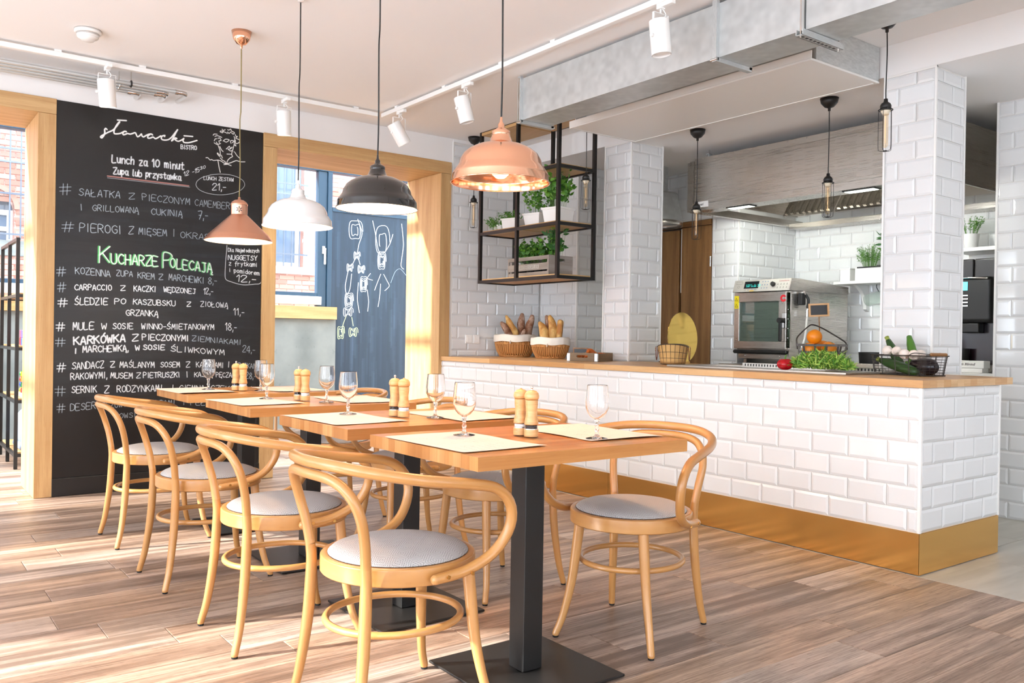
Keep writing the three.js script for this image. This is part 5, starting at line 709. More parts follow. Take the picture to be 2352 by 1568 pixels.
  mesh('bottom', bb(-w / 2 + 0.0125, w / 2 - 0.0125, 0.0005, 0.007, -d / 2 + 0.0105, d / 2 - 0.0105), fr, tr);
  for (const z of [-1, 1]) mesh('corner_plate', [bb(-w / 2 - 0.0012, -w / 2, 0.002, h - 0.004, z * d / 2 - (z > 0 ? 0.022 : 0), z * d / 2 + (z > 0 ? 0 : 0.022)), bb(-w / 2 - 0.001, -w / 2 + 0.022, 0.002, h - 0.004, z * d / 2 - (z < 0 ? 0.001 : 0), z * d / 2 + (z > 0 ? 0.001 : 0))], mt.galv, tr);
  const cg = (() => { const g = tube([...Array(9)].map((_, i) => { const t = i / 8 * 2 - 1; return [t * 0.045, 0.0, 0.02 * t * t]; }), (t) => { const u = Math.abs(2 * t - 1); return 0.0245 * Math.pow(1 - u * u * 0.86, 0.8) * (1 + 0.1 * Math.sin(t * 40)); }, { n: 56, k: 16 }); const o = mergeVertices((g.deleteAttribute('normal'), g), 1e-4); o.computeVertexNormals(); return clean(o); })();
  const cm = M({ color: '#e8a75c', map: T_crust, roughness: 0.5 }), ca = Math.cos(a), sa = Math.sin(a);
  const CL = ['beside the handle hole', 'next to the small slate sign', 'in the middle of the tray', 'on top of the others', 'by the pillar', 'at the tray corner near the pillar', 'lowest behind the handle hole'];
  [[-0.09, 0.033, -0.06, 0.3], [0.0, 0.033, -0.05, 1.2], [-0.05, 0.035, 0.03, -0.5], [0.0, 0.067, 0.0, 0.2], [0.09, 0.037, 0.04, 0.9], [0.03, 0.037, 0.075, -0.2], [-0.11, 0.031, 0.06, 1.5]].forEach(([x, y, z, q], i) => { const c = mesh('croissant', cg, cm); c.position.set(tx + x * ca + z * sa, Y1 + y, tz - x * sa + z * ca); c.rotation.set(rr(-0.2, 0.2), q, rr(-0.2, 0.2)); tag(c, 'golden croissant ' + CL[i], 'croissant', 'croissants in the wooden tray'); });
  const sl = thing('price_slate', 'small blank slate sign standing behind the croissants', 'sign', [4.40, Y1, -4.98], -1.0); mesh('slate', rb(0.1, 0.07, 0.005, 0.001, 0, 0.052, 0), mt.board, sl); mesh('frame', [bx(0.118, 0.009, 0.01, 0, 0.0915, 0), bx(0.118, 0.009, 0.01, 0, 0.0125, 0), bx(0.009, 0.07, 0.01, -0.0545, 0.052, 0), bx(0.009, 0.07, 0.01, 0.0545, 0.052, 0)], mt.door, sl); mesh('foot', [bx(0.02, 0.008, 0.03, -0.03, 0.004, 0), bx(0.02, 0.008, 0.03, 0.03, 0.004, 0)], mt.door, sl);
  // wire basket with leather handles
  const wb = thing('wire_basket', 'oval wire basket with brown leather handles and a tan cloth lining', 'basket', [4.405, Y1, -4.03], 0.62), rx = 0.155, rz = 0.105, H = 0.115, E = (t, q) => [Math.cos(t) * rx * q, 0, Math.sin(t) * rz * q], q = (s) => 0.78 + 0.22 * s, top = (t) => H + 0.022 * Math.abs(Math.cos(t));
  const wires = []; for (const s of [0.02, 0.32, 0.62, 1]) wires.push(tube([...Array(24)].map((_, i) => { const t = i / 24 * 2 * PI, e = E(t, q(s)); return [e[0], 0.002 + top(t) * s, e[2]]; }), s === 1 ? 0.0028 : 0.0014, { n: 72, k: 6, closed: true })); for (let i = 0; i < 20; i++) { const t = i / 20 * 2 * PI, b = E(t, q(0)), m = E(t, q(1)); wires.push(rod([b[0], 0.003, b[2]], [m[0], top(t) + 0.002, m[2]], 0.0014, 6)); }
  mesh('wires', wires, mt.wire, wb);
  { const n = 40, P = [], I = []; for (let j = 0; j <= 6; j++) for (let i = 0; i <= n; i++) { const t = i / n * 2 * PI, s = j === 0 ? 0.02 : j / 6, e = E(t, q(s) - 0.025 + 0.008 * Math.sin(t * 8) * s); P.push(j === 0 ? 0 : e[0], j === 0 ? 0.006 : 0.004 + (top(t) - 0.004) * (j - 1) / 5, j === 0 ? 0 : e[2]); } for (let j = 0; j < 6; j++) for (let i = 0; i < n; i++) { const c = j * (n + 1) + i; I.push(c, c + n + 1, c + 1, c + 1, c + n + 1, c + n + 2); } const g = new THREE.BufferGeometry(); g.setAttribute('position', new THREE.Float32BufferAttribute(P, 3)); g.setIndex(I); g.computeVertexNormals(); mt.canvas.side = THREE.DoubleSide; mesh('lining', g, mt.canvas, wb); }
  for (const s of [1, -1]) { const hd = mesh('handle', (() => { const c = new THREE.CatmullRomCurve3([V(-0.055, H + 0.006, s * (rz + 0.004)), V(-0.045, H - 0.03, s * (rz + 0.006)), V(-0.018, H - 0.075, s * (rz + 0.006)), V(0.018, H - 0.075, s * (rz + 0.006)), V(0.045, H - 0.03, s * (rz + 0.006)), V(0.055, H + 0.006, s * (rz + 0.004))]); const P = c.getSpacedPoints(30), g = []; for (let i = 0; i < 30; i++) { const a = P[i], b = P[i + 1], d = b.clone().sub(a), L = d.length(); g.push(bx(L * 1.08, 0.018, 0.003).rotateZ(Math.atan2(d.y, d.x)).translate((a.x + b.x) / 2, (a.y + b.y) / 2, a.z)); } return g; })(), mt.leather, wb); for (const x of [-0.054, -0.05, 0.054, 0.05]) mesh('rivet', ball(0.0035, x, H - 0.006 - (Math.abs(x) < 0.052 ? 0.014 : 0), s * (rz + 0.0075), 8), mt.brass, hd); }
  const rm = thing('wooden_reamer', 'pale wooden citrus reamer lying in the wire basket', 'reamer', [4.42, Y1 + 0.085, -4.015]); const rmg = mesh('body', lathe([[0, -0.075], [0.014, -0.074], [0.0155, -0.062], [0.0135, -0.059], [0.0155, -0.052], [0.0135, -0.045], [0.0155, -0.038], [0.013, -0.03], [0.0155, -0.02], [0.013, 0], [0.023, 0.012], [0.027, 0.025], [0.022, 0.05], [0.01, 0.072], [0, 0.078]], 30), M({ color: '#ecc9a0', map: T_block, roughness: 0.5 }), rm); rm.quaternion.setFromUnitVectors(V(0, 1, 0), V(0.75, 0.28, 0.5).normalize());
  [['at the window side', -0.07, 0.068, 0.0], ['beside the reamer handle', -0.035, 0.075, 0.045], ['by the counter edge', 0.02, 0.066, 0.06], ['under the reamer head', 0.06, 0.062, 0.02], ['against the lining', -0.03, 0.07, -0.045]].forEach(([t, x, y, z], i) => { const g = ball(0.02, 0, 0, 0, 18), p = g.attributes.position; for (let k = 0; k < p.count; k++) { const m = 1 + 0.1 * (fbm(p.getX(k) * 90 + i * 5, p.getY(k) * 90 + p.getZ(k) * 70, 3, 3) - 0.5); p.setXYZ(k, p.getX(k) * m, p.getY(k) * m * 1.15, p.getZ(k) * m); } g.computeVertexNormals(); const n = mesh('walnut', g, M({ color: '#c9955a', roughness: 0.7 })); n.position.set(4.405 + x * 0.8 + z * 0.58, Y1 + y, -4.03 - x * 0.58 + z * 0.8); tag(n, 'brown walnut in the wire basket ' + t, 'walnut', 'walnuts in the wire basket'); });
  const disc = thing('brass_disc', 'round polished brass disc standing behind the wire basket', 'tray', [4.735, Y1, -4.24]); mesh('plate', new THREE.CylinderGeometry(0.184, 0.184, 0.004, 72).rotateX(PI / 2).rotateX(-0.06).translate(0, 0.186, 0), mt.brassdisc, disc); mesh('stand', [bx(0.12, 0.012, 0.05, 0, 0.006, 0)], mt.brass, disc); disc.rotation.y = 0.12;
  // drop-in steel tray
  const ins = thing('steel_insert', 'shallow stainless steel insert with a slotted back strip in the worktop', 'steel insert', [4.27, Y1, -3.11]); const il = 1.24, iw = 0.5;
  for (const g of [rbb(-iw / 2, -iw / 2 + 0.03, 0, 0.012, -il / 2, il / 2, 0.002), rbb(iw / 2 - 0.03, iw / 2, 0, 0.012, -il / 2, il / 2, 0.002), rbb(-iw / 2 + 0.03, iw / 2 - 0.03, 0, 0.012, -il / 2, -il / 2 + 0.03, 0.002), rbb(-iw / 2 + 0.03, iw / 2 - 0.03, 0, 0.012, il / 2 - 0.03, il / 2, 0.002)]) mesh('rim', g, mt.steel, ins);
  mesh('floor_plate', bb(-iw / 2 + 0.03, iw / 2 - 0.03, 0, 0.003, -il / 2 + 0.03, il / 2 - 0.03), mt.steel, ins); const bs = mesh('slotted_strip', rbb(0.18, 0.188, 0.003, 0.03, -il / 2 + 0.25, il / 2 - 0.03, 0.001), mt.steel, ins);
  for (let i = 0; i < 44; i++) mesh('slot', bb(0.1788, 0.1798, 0.01, 0.024, -il / 2 + 0.27 + i * 0.021, -il / 2 + 0.278 + i * 0.021), mt.black, bs);
}
// oranges in a strap basket
{
  const bxp = 4.66, bz = -3.045, y0 = Y1 + 0.004, b = thing('strap_basket', 'basket of riveted metal straps full of oranges', 'basket', [bxp, y0, bz], 0.5), wx = 0.11, wz = 0.12, S = (s) => 0.82 + 0.2 * s, H = 0.12; b.scale.setScalar(1.12);
  const strap = (p, q, w, t) => { const A = V(...p), B = V(...q), d = B.clone().sub(A), g = bx(d.length(), w, t); const y = V(0, 1, 0), X = d.clone().normalize(), Z = X.clone().cross(y).normalize(), Yv = Z.clone().cross(X); const m = new THREE.Matrix4().makeBasis(X, Yv, Z).setPosition(A.add(B).multiplyScalar(0.5)); return g.applyMatrix4(m); };
  for (const s of [0.02, 0.35, 0.68, 1]) { const k = S(s), y = 0.01 + H * s, c = [[-wx * k, y, -wz * k], [wx * k, y, -wz * k], [wx * k, y, wz * k], [-wx * k, y, wz * k]]; for (let i = 0; i < 4; i++) mesh('band', strap(c[i], c[(i + 1) % 4], 0.012, 0.002), mt.wire, b); }
  for (const [ux, uz] of [[1, 0], [-1, 0], [0, 1], [0, -1]]) for (const t of [-0.72, -0.24, 0.24, 0.72]) { const f = (s) => [ux ? ux * wx * S(s) : t * wx * S(s), 0.004 + (H + 0.012) * s, uz ? uz * wz * S(s) : t * wz * S(s)], A = V(...f(0)), B = V(...f(1)), d = B.clone().sub(A), g = bx(0.011, d.length(), 0.002); if (ux) g.rotateY(PI / 2); g.applyQuaternion(new THREE.Quaternion().setFromUnitVectors(V(0, 1, 0), d.normalize())); const m = A.add(B).multiplyScalar(0.5); mesh('strap', g.translate(m.x * 1.012, m.y, m.z * 1.012), mt.wire, b); }
  mesh('bottom', bb(-wx * 0.8, wx * 0.8, 0.001, 0.004, -wz * 0.8, wz * 0.8), mt.wire, b);
  mesh('handle', tube([[-wx * 1.0, H - 0.01, -wz], [-wx * 0.9, H + 0.05, -wz * 1.02], [-wx * 0.2, H + 0.12, -wz * 0.5], [wx * 0.4, H + 0.1, 0.0], [wx * 0.9, H + 0.03, wz * 0.9], [wx, H - 0.01, wz]], 0.004, { n: 40, k: 6, tension: 0.3 }), mt.wire, b);
  const og = (() => { const g = ball(0.0455, 0, 0, 0, 30), p = g.attributes.position; for (let i = 0; i < p.count; i++) { const y = p.getY(i); if (y > 0.04) p.setY(i, y - (y - 0.04) * 0.6); } g.computeVertexNormals(); return g; })();
  const OL = ['topmost on the pile', 'in the upper layer by the steel oven', 'in the upper layer by the vegetables', 'in the upper layer at the back', 'at the bottom corner by the oven', 'at the bottom by the red pepper', 'at the bottom corner by the vegetables', 'at the bottom at the back'];
  [[-0.03, 0.175, -0.04], [-0.055, 0.105, -0.06], [-0.02, 0.11, 0.035], [0.055, 0.115, 0.0], [-0.05, 0.05, -0.055], [-0.055, 0.05, 0.03], [0.045, 0.05, 0.055], [0.045, 0.05, -0.04]].forEach(([x, y, z], i) => { const c = Math.cos(0.5), s = Math.sin(0.5), o = thing('orange', 'ripe orange ' + OL[i], 'orange', [bxp + (x * c + z * s) * 1.12, y0 + y * 1.12, bz + (-x * s + z * c) * 1.12], rr(0, 6), 'oranges in the strap basket'); mesh('fruit', og, mt.orange, o); mesh('stem_scar', lathe([[0, 0.0432], [0.004, 0.043], [0.005, 0.0418]], 10), mt.stemgreen, o); o.rotation.x = rr(-0.6, 0.6); });
  const sg = thing('price_sign', 'small blank chalk sign in a pale frame above the oranges', 'sign', [4.73, Y1 + 0.008, -3.1], -0.75); mesh('stick', rod([0, 0.0, 0], [0, 0.33, 0], 0.0035), mt.door, sg); mesh('slate', rb(0.098, 0.06, 0.006, 0.001, 0, 0.36, 0), mt.board, sg); mesh('frame', [bx(0.124, 0.011, 0.012, 0, 0.3955, 0), bx(0.124, 0.011, 0.012, 0, 0.3245, 0), bx(0.011, 0.06, 0.012, -0.0565, 0.36, 0), bx(0.011, 0.06, 0.012, 0.0565, 0.36, 0)], mt.block[1], sg); sg.children.forEach((m) => { m.rotation.z = 0.05; });
  // greens and red pepper
  const gr = thing('frisee_lettuce', 'heap of frizzy green salad leaves beside the red pepper', 'lettuce', [4.27, Y1 + 0.012, -2.80]); { const L = leafG(0.045, 0.008, 0.7), A = [[], [], []]; for (let i = 0; i < 1500; i++) { const a = rr(0, 2 * PI), q = Math.sqrt(rnd()), x = Math.cos(a) * q * 0.1, z = Math.sin(a) * q * 0.19, y = 0.005 + rr(0, 0.095) * (1 - q * q * 0.75), s = rr(0.5, 1); A[i % 3].push(L.clone().applyMatrix4(aim([x, y, z], [x * 4 + rr(-0.7, 0.7), rr(0, 1), z * 3 + rr(-0.7, 0.7)]).scale(V(s, s, s)))); } A.forEach((g, i) => { const o = mesh('leaves', g, [M({ color: '#7fae3c', roughness: 0.6 }), mt.leaf[0], M({ color: '#b3cc5c', roughness: 0.6 })][i], gr); o.userData.kind = 'stuff'; }); const st = []; for (let i = 0; i < 60; i++) { const a = rr(0, 2 * PI), x = Math.cos(a) * rr(0, 0.08), z = Math.sin(a) * rr(0, 0.17), y = rr(0.02, 0.08); st.push(tube([[x, 0.004, z], [x + rr(-0.02, 0.02), y, z + rr(-0.03, 0.03)], [x + rr(-0.04, 0.04), y + 0.03, z + rr(-0.06, 0.06)]], 0.0015, { n: 5, k: 4, cap: false })); } mesh('stalks', st, M({ color: '#b9cf6a', roughness: 0.6 }), gr).userData.kind = 'stuff'; }
  const pp = thing('red_pepper', 'glossy red bell pepper beside the salad leaves', 'pepper', [4.20, Y1 + 0.004, -2.985], 0.3); { const g = ball(1, 0, 0, 0, 36), p = g.attributes.position; for (let i = 0; i < p.count; i++) { const x = p.getX(i), y = p.getY(i), z = p.getZ(i), a = Math.atan2(z, x), k = (1 + 0.1 * Math.cos(4 * a)) * (1 - 0.12 * y); p.setXYZ(i, x * 0.036 * k, 0.036 + y * 0.035 - (y > 0.8 ? (y - 0.8) * 0.05 : 0), z * 0.042 * k); } g.computeVertexNormals(); mesh('body', g, mt.pepper, pp); mesh('stalk', tube([[0, 0.062, 0], [0.002, 0.075, 0.002], [0.008, 0.085, 0.004]], [0.006, 0.004, 0.0045], { n: 10, k: 8 }), mt.stemgreen, pp); }
}
// vegetables in a rectangular wire basket
{
  const cx = 4.405, cz = -2.365, A = 0.29, b = thing('mesh_basket', 'long wire mesh basket with a wooden handle, full of vegetables', 'basket', [cx, Y1, cz], -A + 0.02), L = 0.36, W = 0.19, H = 0.105, loc = (x, y, z) => { const a = -A + 0.02, c = Math.cos(a), s = Math.sin(a); return [cx + x * c + z * s, Y1 + y, cz - x * s + z * c]; };
  const rr4 = (k, y) => { const w = W / 2 * k, l = L / 2 * k, r = 0.03, p = []; for (const [sx, sz, a0] of [[1, 1, 0], [-1, 1, 1], [-1, -1, 2], [1, -1, 3]]) for (let i = 0; i <= 3; i++) { const a = (a0 + i / 3) * PI / 2; p.push([sx * (w - r) + Math.cos(a) * r, y, sz * (l - r) + Math.sin(a) * r]); } return p; };
  const thin = []; for (let i = 0; i < 8; i++) thin.push(tube(rr4(0.92 + 0.08 * i / 8, 0.004 + i * 0.0135), 0.0009, { n: 64, k: 4, closed: true })); const ro = [...Array(64)].map((_, i) => { const c0 = new THREE.CatmullRomCurve3(rr4(0.92, 0.003).map((p) => V(...p)), true), c1 = new THREE.CatmullRomCurve3(rr4(1, H).map((p) => V(...p)), true); return [c0.getPoint(i / 64), c1.getPoint(i / 64)]; }); for (const [p, q] of ro) thin.push(rod(p.toArray(), q.toArray(), 0.0009, 4)); for (let i = 0; i < 20; i++) thin.push(rod([-W * 0.45, 0.003, -L * 0.44 + i * L * 0.88 / 19], [W * 0.45, 0.003, -L * 0.44 + i * L * 0.88 / 19], 0.0009, 4)); mesh('mesh', thin, mt.wire, b).userData.kind = 'stuff';
  for (const [k, y] of [[1, H], [0.92, 0.003]]) mesh('rim', tube(rr4(k, y), 0.0028, { n: 80, k: 6, closed: true }), mt.wire, b); for (const z of [-0.09, 0, 0.09]) for (const s of [-1, 1]) mesh('rib', rod([s * W * 0.46, 0.003, z], [s * W / 2, H, z], 0.002, 6), mt.wire, b);
  mesh('handle_grip', tube([[-0.05, H + 0.008, L / 2 + 0.012], [0.05, H + 0.008, L / 2 + 0.012]], 0.0085, { n: 8, k: 12 }), mt.door, b); mesh('handle_wire', [tube([[-W / 2, H, L / 4], [-W / 2 + 0.01, H + 0.014, L / 3], [-0.06, H + 0.008, L / 2 + 0.012]], 0.0022, { n: 16, k: 6 }), tube([[W / 2, H, L / 4], [W / 2 - 0.01, H + 0.014, L / 3], [0.06, H + 0.008, L / 2 + 0.012]], 0.0022, { n: 16, k: 6 })], mt.wire, b);
  const veg = (name, label, cat, p, dir, prof, m, g2) => { const v = thing(name, label, cat, loc(...p), 0, g2); mesh('body', lathe(prof, 28), m, v); const d = V(...dir).applyAxisAngle(V(0, 1, 0), -A + 0.02).normalize(); v.quaternion.setFromUnitVectors(V(0, 1, 0), d); return v; };
  const zu = (l, r) => [[0, -l / 2], [r * 0.55, -l / 2 + 0.003], [r * 0.9, -l / 2 + 0.025], [r, 0], [r * 0.86, l / 2 - 0.05], [r * 0.62, l / 2 - 0.015], [r * 0.55, l / 2], [0, l / 2]];
  const stalk = (v, l, r) => mesh('stalk', lathe([[r * 0.56, l / 2 - 0.002], [r * 0.42, l / 2 + 0.012], [r * 0.5, l / 2 + 0.024], [0, l / 2 + 0.025]], 8), M({ color: '#9aa84f', roughness: 0.7 }), v);
  stalk(veg('courgette', 'dark green courgette rising out of the basket towards the oranges', 'courgette', [0.02, 0.105, -0.11], [0.1, 0.62, -0.5], zu(0.2, 0.026), mt.zucchini), 0.2, 0.026);
  veg('courgette', 'mid green courgette rising at the back of the basket', 'courgette', [0.06, 0.115, -0.03], [0.25, 0.75, -0.45], zu(0.22, 0.024), M({ color: '#4c7a2a', roughness: 0.4 }));
  stalk(veg('courgette', 'long dark courgette lying along the bottom of the basket', 'courgette', [-0.035, 0.045, -0.03], [0.05, 0.22, -1], zu(0.27, 0.028), mt.zucchini), 0.27, 0.028);
  const au = veg('aubergine', 'shiny black aubergine at the handle end of the basket', 'aubergine', [0.005, 0.052, 0.095], [-0.15, 0.15, -1], [[0, -0.075], [0.022, -0.073], [0.04, -0.055], [0.046, -0.03], [0.042, 0.005], [0.03, 0.045], [0.02, 0.075], [0, 0.08]], mt.aubergine); mesh('calyx', lathe([[0.024, 0.066], [0.021, 0.08], [0.008, 0.088], [0.006, 0.105], [0, 0.106]], 10), mt.stemgreen, au);
  const gg = (() => { const g = ball(1, 0, 0, 0, 36), p = g.attributes.position; for (let i = 0; i < p.count; i++) { const x = p.getX(i), y = p.getY(i), z = p.getZ(i), a = Math.atan2(z, x), k = 1 - 0.09 * Math.pow(Math.abs(Math.sin(4 * a)), 0.5) * 0.6, n = y > 0.6 ? 1 - (y - 0.6) * 0.9 : 1; p.setXYZ(i, x * 0.028 * k * n, y * 0.024 + (y > 0.75 ? (y - 0.75) * 0.05 : 0), z * 0.028 * k * n); } g.computeVertexNormals(); return g; })();
  const GL = ['resting on the rising dark courgette', 'next to the rising green courgette', 'over the middle rim of the basket', 'over the basket rim near the aubergine', 'behind the others by the pillar'];
  [[-0.05, 0.128, -0.095], [-0.045, 0.125, -0.035], [-0.06, 0.112, 0.03], [-0.045, 0.108, 0.078], [0.03, 0.11, 0.05]].forEach(([x, y, z], i) => { const g = thing('garlic_bulb', 'white garlic bulb ' + GL[i], 'garlic', loc(x, y, z), 0, 'garlic bulbs in the mesh basket'); mesh('bulb', gg, mt.garlic, g); mesh('root_plate', lathe([[0, -0.027], [0.007, -0.0255], [0.009, -0.022]], 12), M({ color: '#c79a5a', roughness: 0.9 }), g); mesh('neck', tube([[0, 0.024, 0], [0.002, 0.036, 0], [0.004, 0.044, 0.001]], [0.008, 0.005, 0.004], { n: 8, k: 8 }), mt.garlic, g); g.rotation.set(rr(0.6, 1.4), rr(0, 1), rr(0.8, 1.6)); });
}
// double wall switch
for (const [x, t] of [[4.138, 'light switch nearer the oak frame on the tiled corner'], [4.214, 'light switch nearer the bread basket on the tiled corner']]) { const s = thing('light_switch', 'square white ' + t, 'switch', [x, 1.05, ZB + 0.0055], 0, 'square white switches'); mesh('plate', rb(0.075, 0.078, 0.012, 0.005, 0, 0, 0.006), mt.whitegloss, s); mesh('rocker', rb(0.05, 0.052, 0.006, 0.002, 0, 0, 0.0135), mt.whitegloss, s); mesh('marker', cyl(0.003, 0.003, 0.001).rotateX(PI / 2).translate(0, 0, 0.0166), mt.grout, s); }
// ---------------------------------------------------------------- kitchen
{
  // cooking bench under hood
  const kb = thing('kitchen_bench', 'stainless steel kitchen bench below the hood', 'bench', [0, 0, 0]); mesh('top', rbb(5.62, XN - 0.012, 0.85, 0.884, ZN + 0.012, -3.06, 0.004), mt.steel, kb); mesh('cabinet', bb(5.66, XN - 0.012, 0.1, 0.849, ZN + 0.012, -3.06), mt.steel, kb); mesh('plinth', bb(5.7, XN - 0.02, 0.001, 0.0995, ZN + 0.02, -3.07), mt.black, kb);
  for (let i = 0; i < 3; i++) { const d = mesh('door', rbb(5.648, 5.6595, 0.12, 0.83, ZN + 0.03 + i * 0.52, ZN + 0.53 + i * 0.52, 0.003), mt.steel, kb); mesh('handle', rod([5.63, 0.78, ZN + 0.1 + i * 0.52], [5.63, 0.78, ZN + 0.45 + i * 0.52], 0.006), mt.chrome, d); }
  // hood
  const h = thing('extractor_hood', 'large stainless steel extractor hood over the kitchen bench', 'extractor hood'), X0 = 5.2, X1 = XN - 0.01, z0 = -4.63, z1 = -2.63, y0 = 2.09, y1 = 2.49;
  mesh('front', grain(bb(X0, X0 + 0.012, y0 + 0.055, y1 - 0.035, z0 + 0.07, z1), 2), mt.steel, h); mesh('front_lower', grain(bb(X0 - 0.001, X0 + 0.012, y0, y0 + 0.052, z0 + 0.07, z1), 2), mt.steel, h); mesh('front_upper', grain(bb(X0 + 0.001, X0 + 0.012, y1 - 0.032, y1 + 0.012, z0 + 0.07, z1), 2), mt.steel, h);
  mesh('end_panel', [bb(X0 - 0.002, X0 + 0.012, y0 - 0.002, y1 - 0.01, z0, z0 + 0.066), bb(X0 + 0.012, X1, y0 + 0.1, y1 - 0.01, z0, z0 + 0.012)], mt.steel, h); mesh('end_panel', bb(X0 + 0.012, X1, y0, y1 - 0.005, z1 - 0.012, z1), mt.steel, h); mesh('top', bb(X0 + 0.012, X1, y1 - 0.012, y1, z0 + 0.012, z1 - 0.012), mt.steel, h);
  mesh('gutter', [bb(X0 + 0.012, X0 + 0.16, y0, y0 + 0.012, z0 + 0.066, z1 - 0.012), bb(X1 - 0.2, X1, y0 - 0.03, y0 + 0.012, z0 + 0.066, z1 - 0.012), bb(X0 + 0.012, X1, y0 - 0.006, y0 + 0.05, z0 + 0.013, z0 + 0.065)], mt.steel, h);
  for (let i = 0; i < 34; i++) mesh('vent_hole', new THREE.CylinderGeometry(0.007, 0.007, 0.002, 10).translate(X0 + 0.14 + i * 0.034, y0 - 0.0065, z0 + 0.042), mt.whitegloss, h);
  for (let i = 0; i < 12; i++) mesh('rivet', ball(0.006, X0 + 0.001, y1 + 0.004, z0 + 0.15 + i * 0.155, 8), mt.steel, h);
  const fa = 0.62; for (let f = 0; f < 3; f++) { const q = mesh('grease_filter', bx(0.02, 0.36, 0.44).rotateZ(-fa).translate(6.06, 2.235, -4.05 + f * 0.47), mt.steel, h); for (let i = 0; i < 8; i++) mesh('baffle', bx(0.014, 0.34, 0.026).translate(-0.016, 0, -0.19 + i * 0.054).rotateZ(-fa).translate(6.06, 2.235, -4.05 + f * 0.47), mt.steel, q); }
  for (const [a, b] of [[-4.27, -4.05], [-3.29, -3.06]]) { const l = mesh('hood_lamp', [bb(X0 + 0.03, X0 + 0.12, y0 - 0.006, y0 - 0.0005, a, b)], mt.black, h); mesh('diffuser', bb(X0 + 0.04, X0 + 0.11, y0 - 0.0085, y0 - 0.0062, a + 0.012, b - 0.012), M({ color: '#f2fff0', emissive: lin(0.9, 1, 0.86), emissiveIntensity: 1.3 }), l); areaLight('hood_light', [X0 + 0.075, y0 - 0.011, (a + b) / 2], [1, -0.8, 0], 0.07, b - a - 0.024, [0.95, 1, 0.93], 105); }
  const pl = mesh('name_plate', rb(0.006, 0.045, 0.13, 0.001, X0 - 0.004, y0 + 0.045, z0 + 0.15), mt.white, h); { const [cv, x] = canvas(256, 84); x.fillStyle = '#e9e7e2'; x.fillRect(0, 0, 256, 84); x.fillStyle = '#26211f'; x.font = 'italic bold 56px sans-serif'; x.fillText('Mawi', 20, 62); mesh('plate_print', new THREE.PlaneGeometry(0.126, 0.041).rotateY(-PI / 2).translate(X0 - 0.0074, y0 + 0.045, z0 + 0.15), M({ map: canvasTex(cv), roughness: 0.5 }), pl); }
  const br = thing('hood_hanger', 'steel hanger carrying the hood from the ceiling', 'bracket', [5.3, y1, -4.5]); mesh('rod', rod([0, 0.005, 0], [0, HS - y1, 0], 0.005), mt.chrome, br); mesh('clip', [bx(0.04, 0.05, 0.006, 0, 0.03, 0.012), bx(0.04, 0.006, 0.03, 0, 0.055, 0)], mt.galv, br);
  const sh = thing('corner_hood', 'small galvanised hood in the kitchen corner behind the tiled pillar', 'extractor hood', [6.2, 2.06, -5.35]); mesh('canopy', lathe([[0.34, 0], [0.34, 0.04], [0.28, 0.32], [0.28, 0.34], [0, 0.34]], 40), mt.galv, sh); mesh('rim', lathe([[0.33, -0.05], [0.35, -0.05], [0.35, 0.0], [0.33, 0]], 40), mt.steel, sh); sh.position.set(5.5, 2.1, -5.28); sh.scale.setScalar(0.72); mesh('flue', cyl(0.16, 0.16, 0.34, 0, 0.34, 0, 28), mt.galv, sh);
  // oven
  const o = thing('combi_oven', 'stainless steel combi oven with a glass door and hand shower', 'oven', [0, 0, 0]), ox = 5.7, a = -4.553, b = -4.02, T = 1.567, Bm = 1.007;
  for (const g of [bb(ox + 0.03, 6.5, Bm, T - 0.1, b - 0.012, b), bb(ox + 0.03, 6.5, Bm, T - 0.1, a, a + 0.012), bb(6.47, 6.5, Bm, T - 0.1, a + 0.012, b - 0.012), bb(ox + 0.03, 6.5, T - 0.11, T - 0.1, a + 0.012, b - 0.012), bb(ox + 0.03, 6.5, Bm, Bm + 0.012, a + 0.012, b - 0.012)]) mesh('casing', grain(g, 0), mt.steel, o);
  { const s = new THREE.Shape(); s.moveTo(ox - 0.012, 0); s.lineTo(6.5, 0); s.lineTo(6.5, 0.06); s.lineTo(ox + 0.12, 0.098); s.lineTo(ox + 0.022, 0.098); s.closePath(); mesh('top_housing', new THREE.ExtrudeGeometry(s, { depth: b - a + 0.012, bevelEnabled: false }).translate(0, T - 0.098, a - 0.006), mt.steel, o); }
  const tilt = Math.atan2(0.034, 0.098);
  { const [cv, x] = canvas(1024, 176); x.fillStyle = '#b9b4ac'; x.fillRect(0, 0, 1024, 176); x.fillStyle = '#0c0d10'; x.fillRect(190, 18, 270, 110); x.font = 'bold 52px monospace'; x.fillStyle = '#35e6d8'; x.fillText('170° 0:30', 215, 110 - 6); x.strokeStyle = '#6a665f'; x.lineWidth = 3; x.strokeRect(30, 18, 110, 40); x.beginPath(); x.arc(85, 100, 18, 0, 7); x.stroke(); for (let i = 0; i < 4; i++) x.strokeRect(200 + i * 66, 140, 36, 14); x.fillStyle = '#e3b23a'; x.fillRect(310, 158, 80, 14); for (let r = 0; r < 3; r++) for (let c = 0; c < 3; c++) { x.fillStyle = '#6f7f9c'; x.beginPath(); x.arc(525 + c * 48, 32 + r * 48, 9, 0, 7); x.fill(); } x.fillStyle = '#8a2a2a'; x.font = 'bold 30px sans-serif'; x.fillText('Convotherm', 820, 42); x.fillStyle = '#55524d'; for (let r = 0; r < 2; r++) for (let c = 0; c < 4; c++) { x.fillRect(800 + c * 54, 84 + r * 48, 22, 6); x.fillRect(806 + c * 54, 68 + r * 48, 10, 10); }
    const p = mesh('control_panel', new THREE.PlaneGeometry(b - a, 0.1).rotateY(-PI / 2).rotateZ(-tilt).translate(ox + 0.0035, T - 0.049, (a + b) / 2), M({ map: canvasTex(cv), roughness: 0.4, metalness: 0.2 }), o); p.userData.label = 'control panel with a lit teal display';
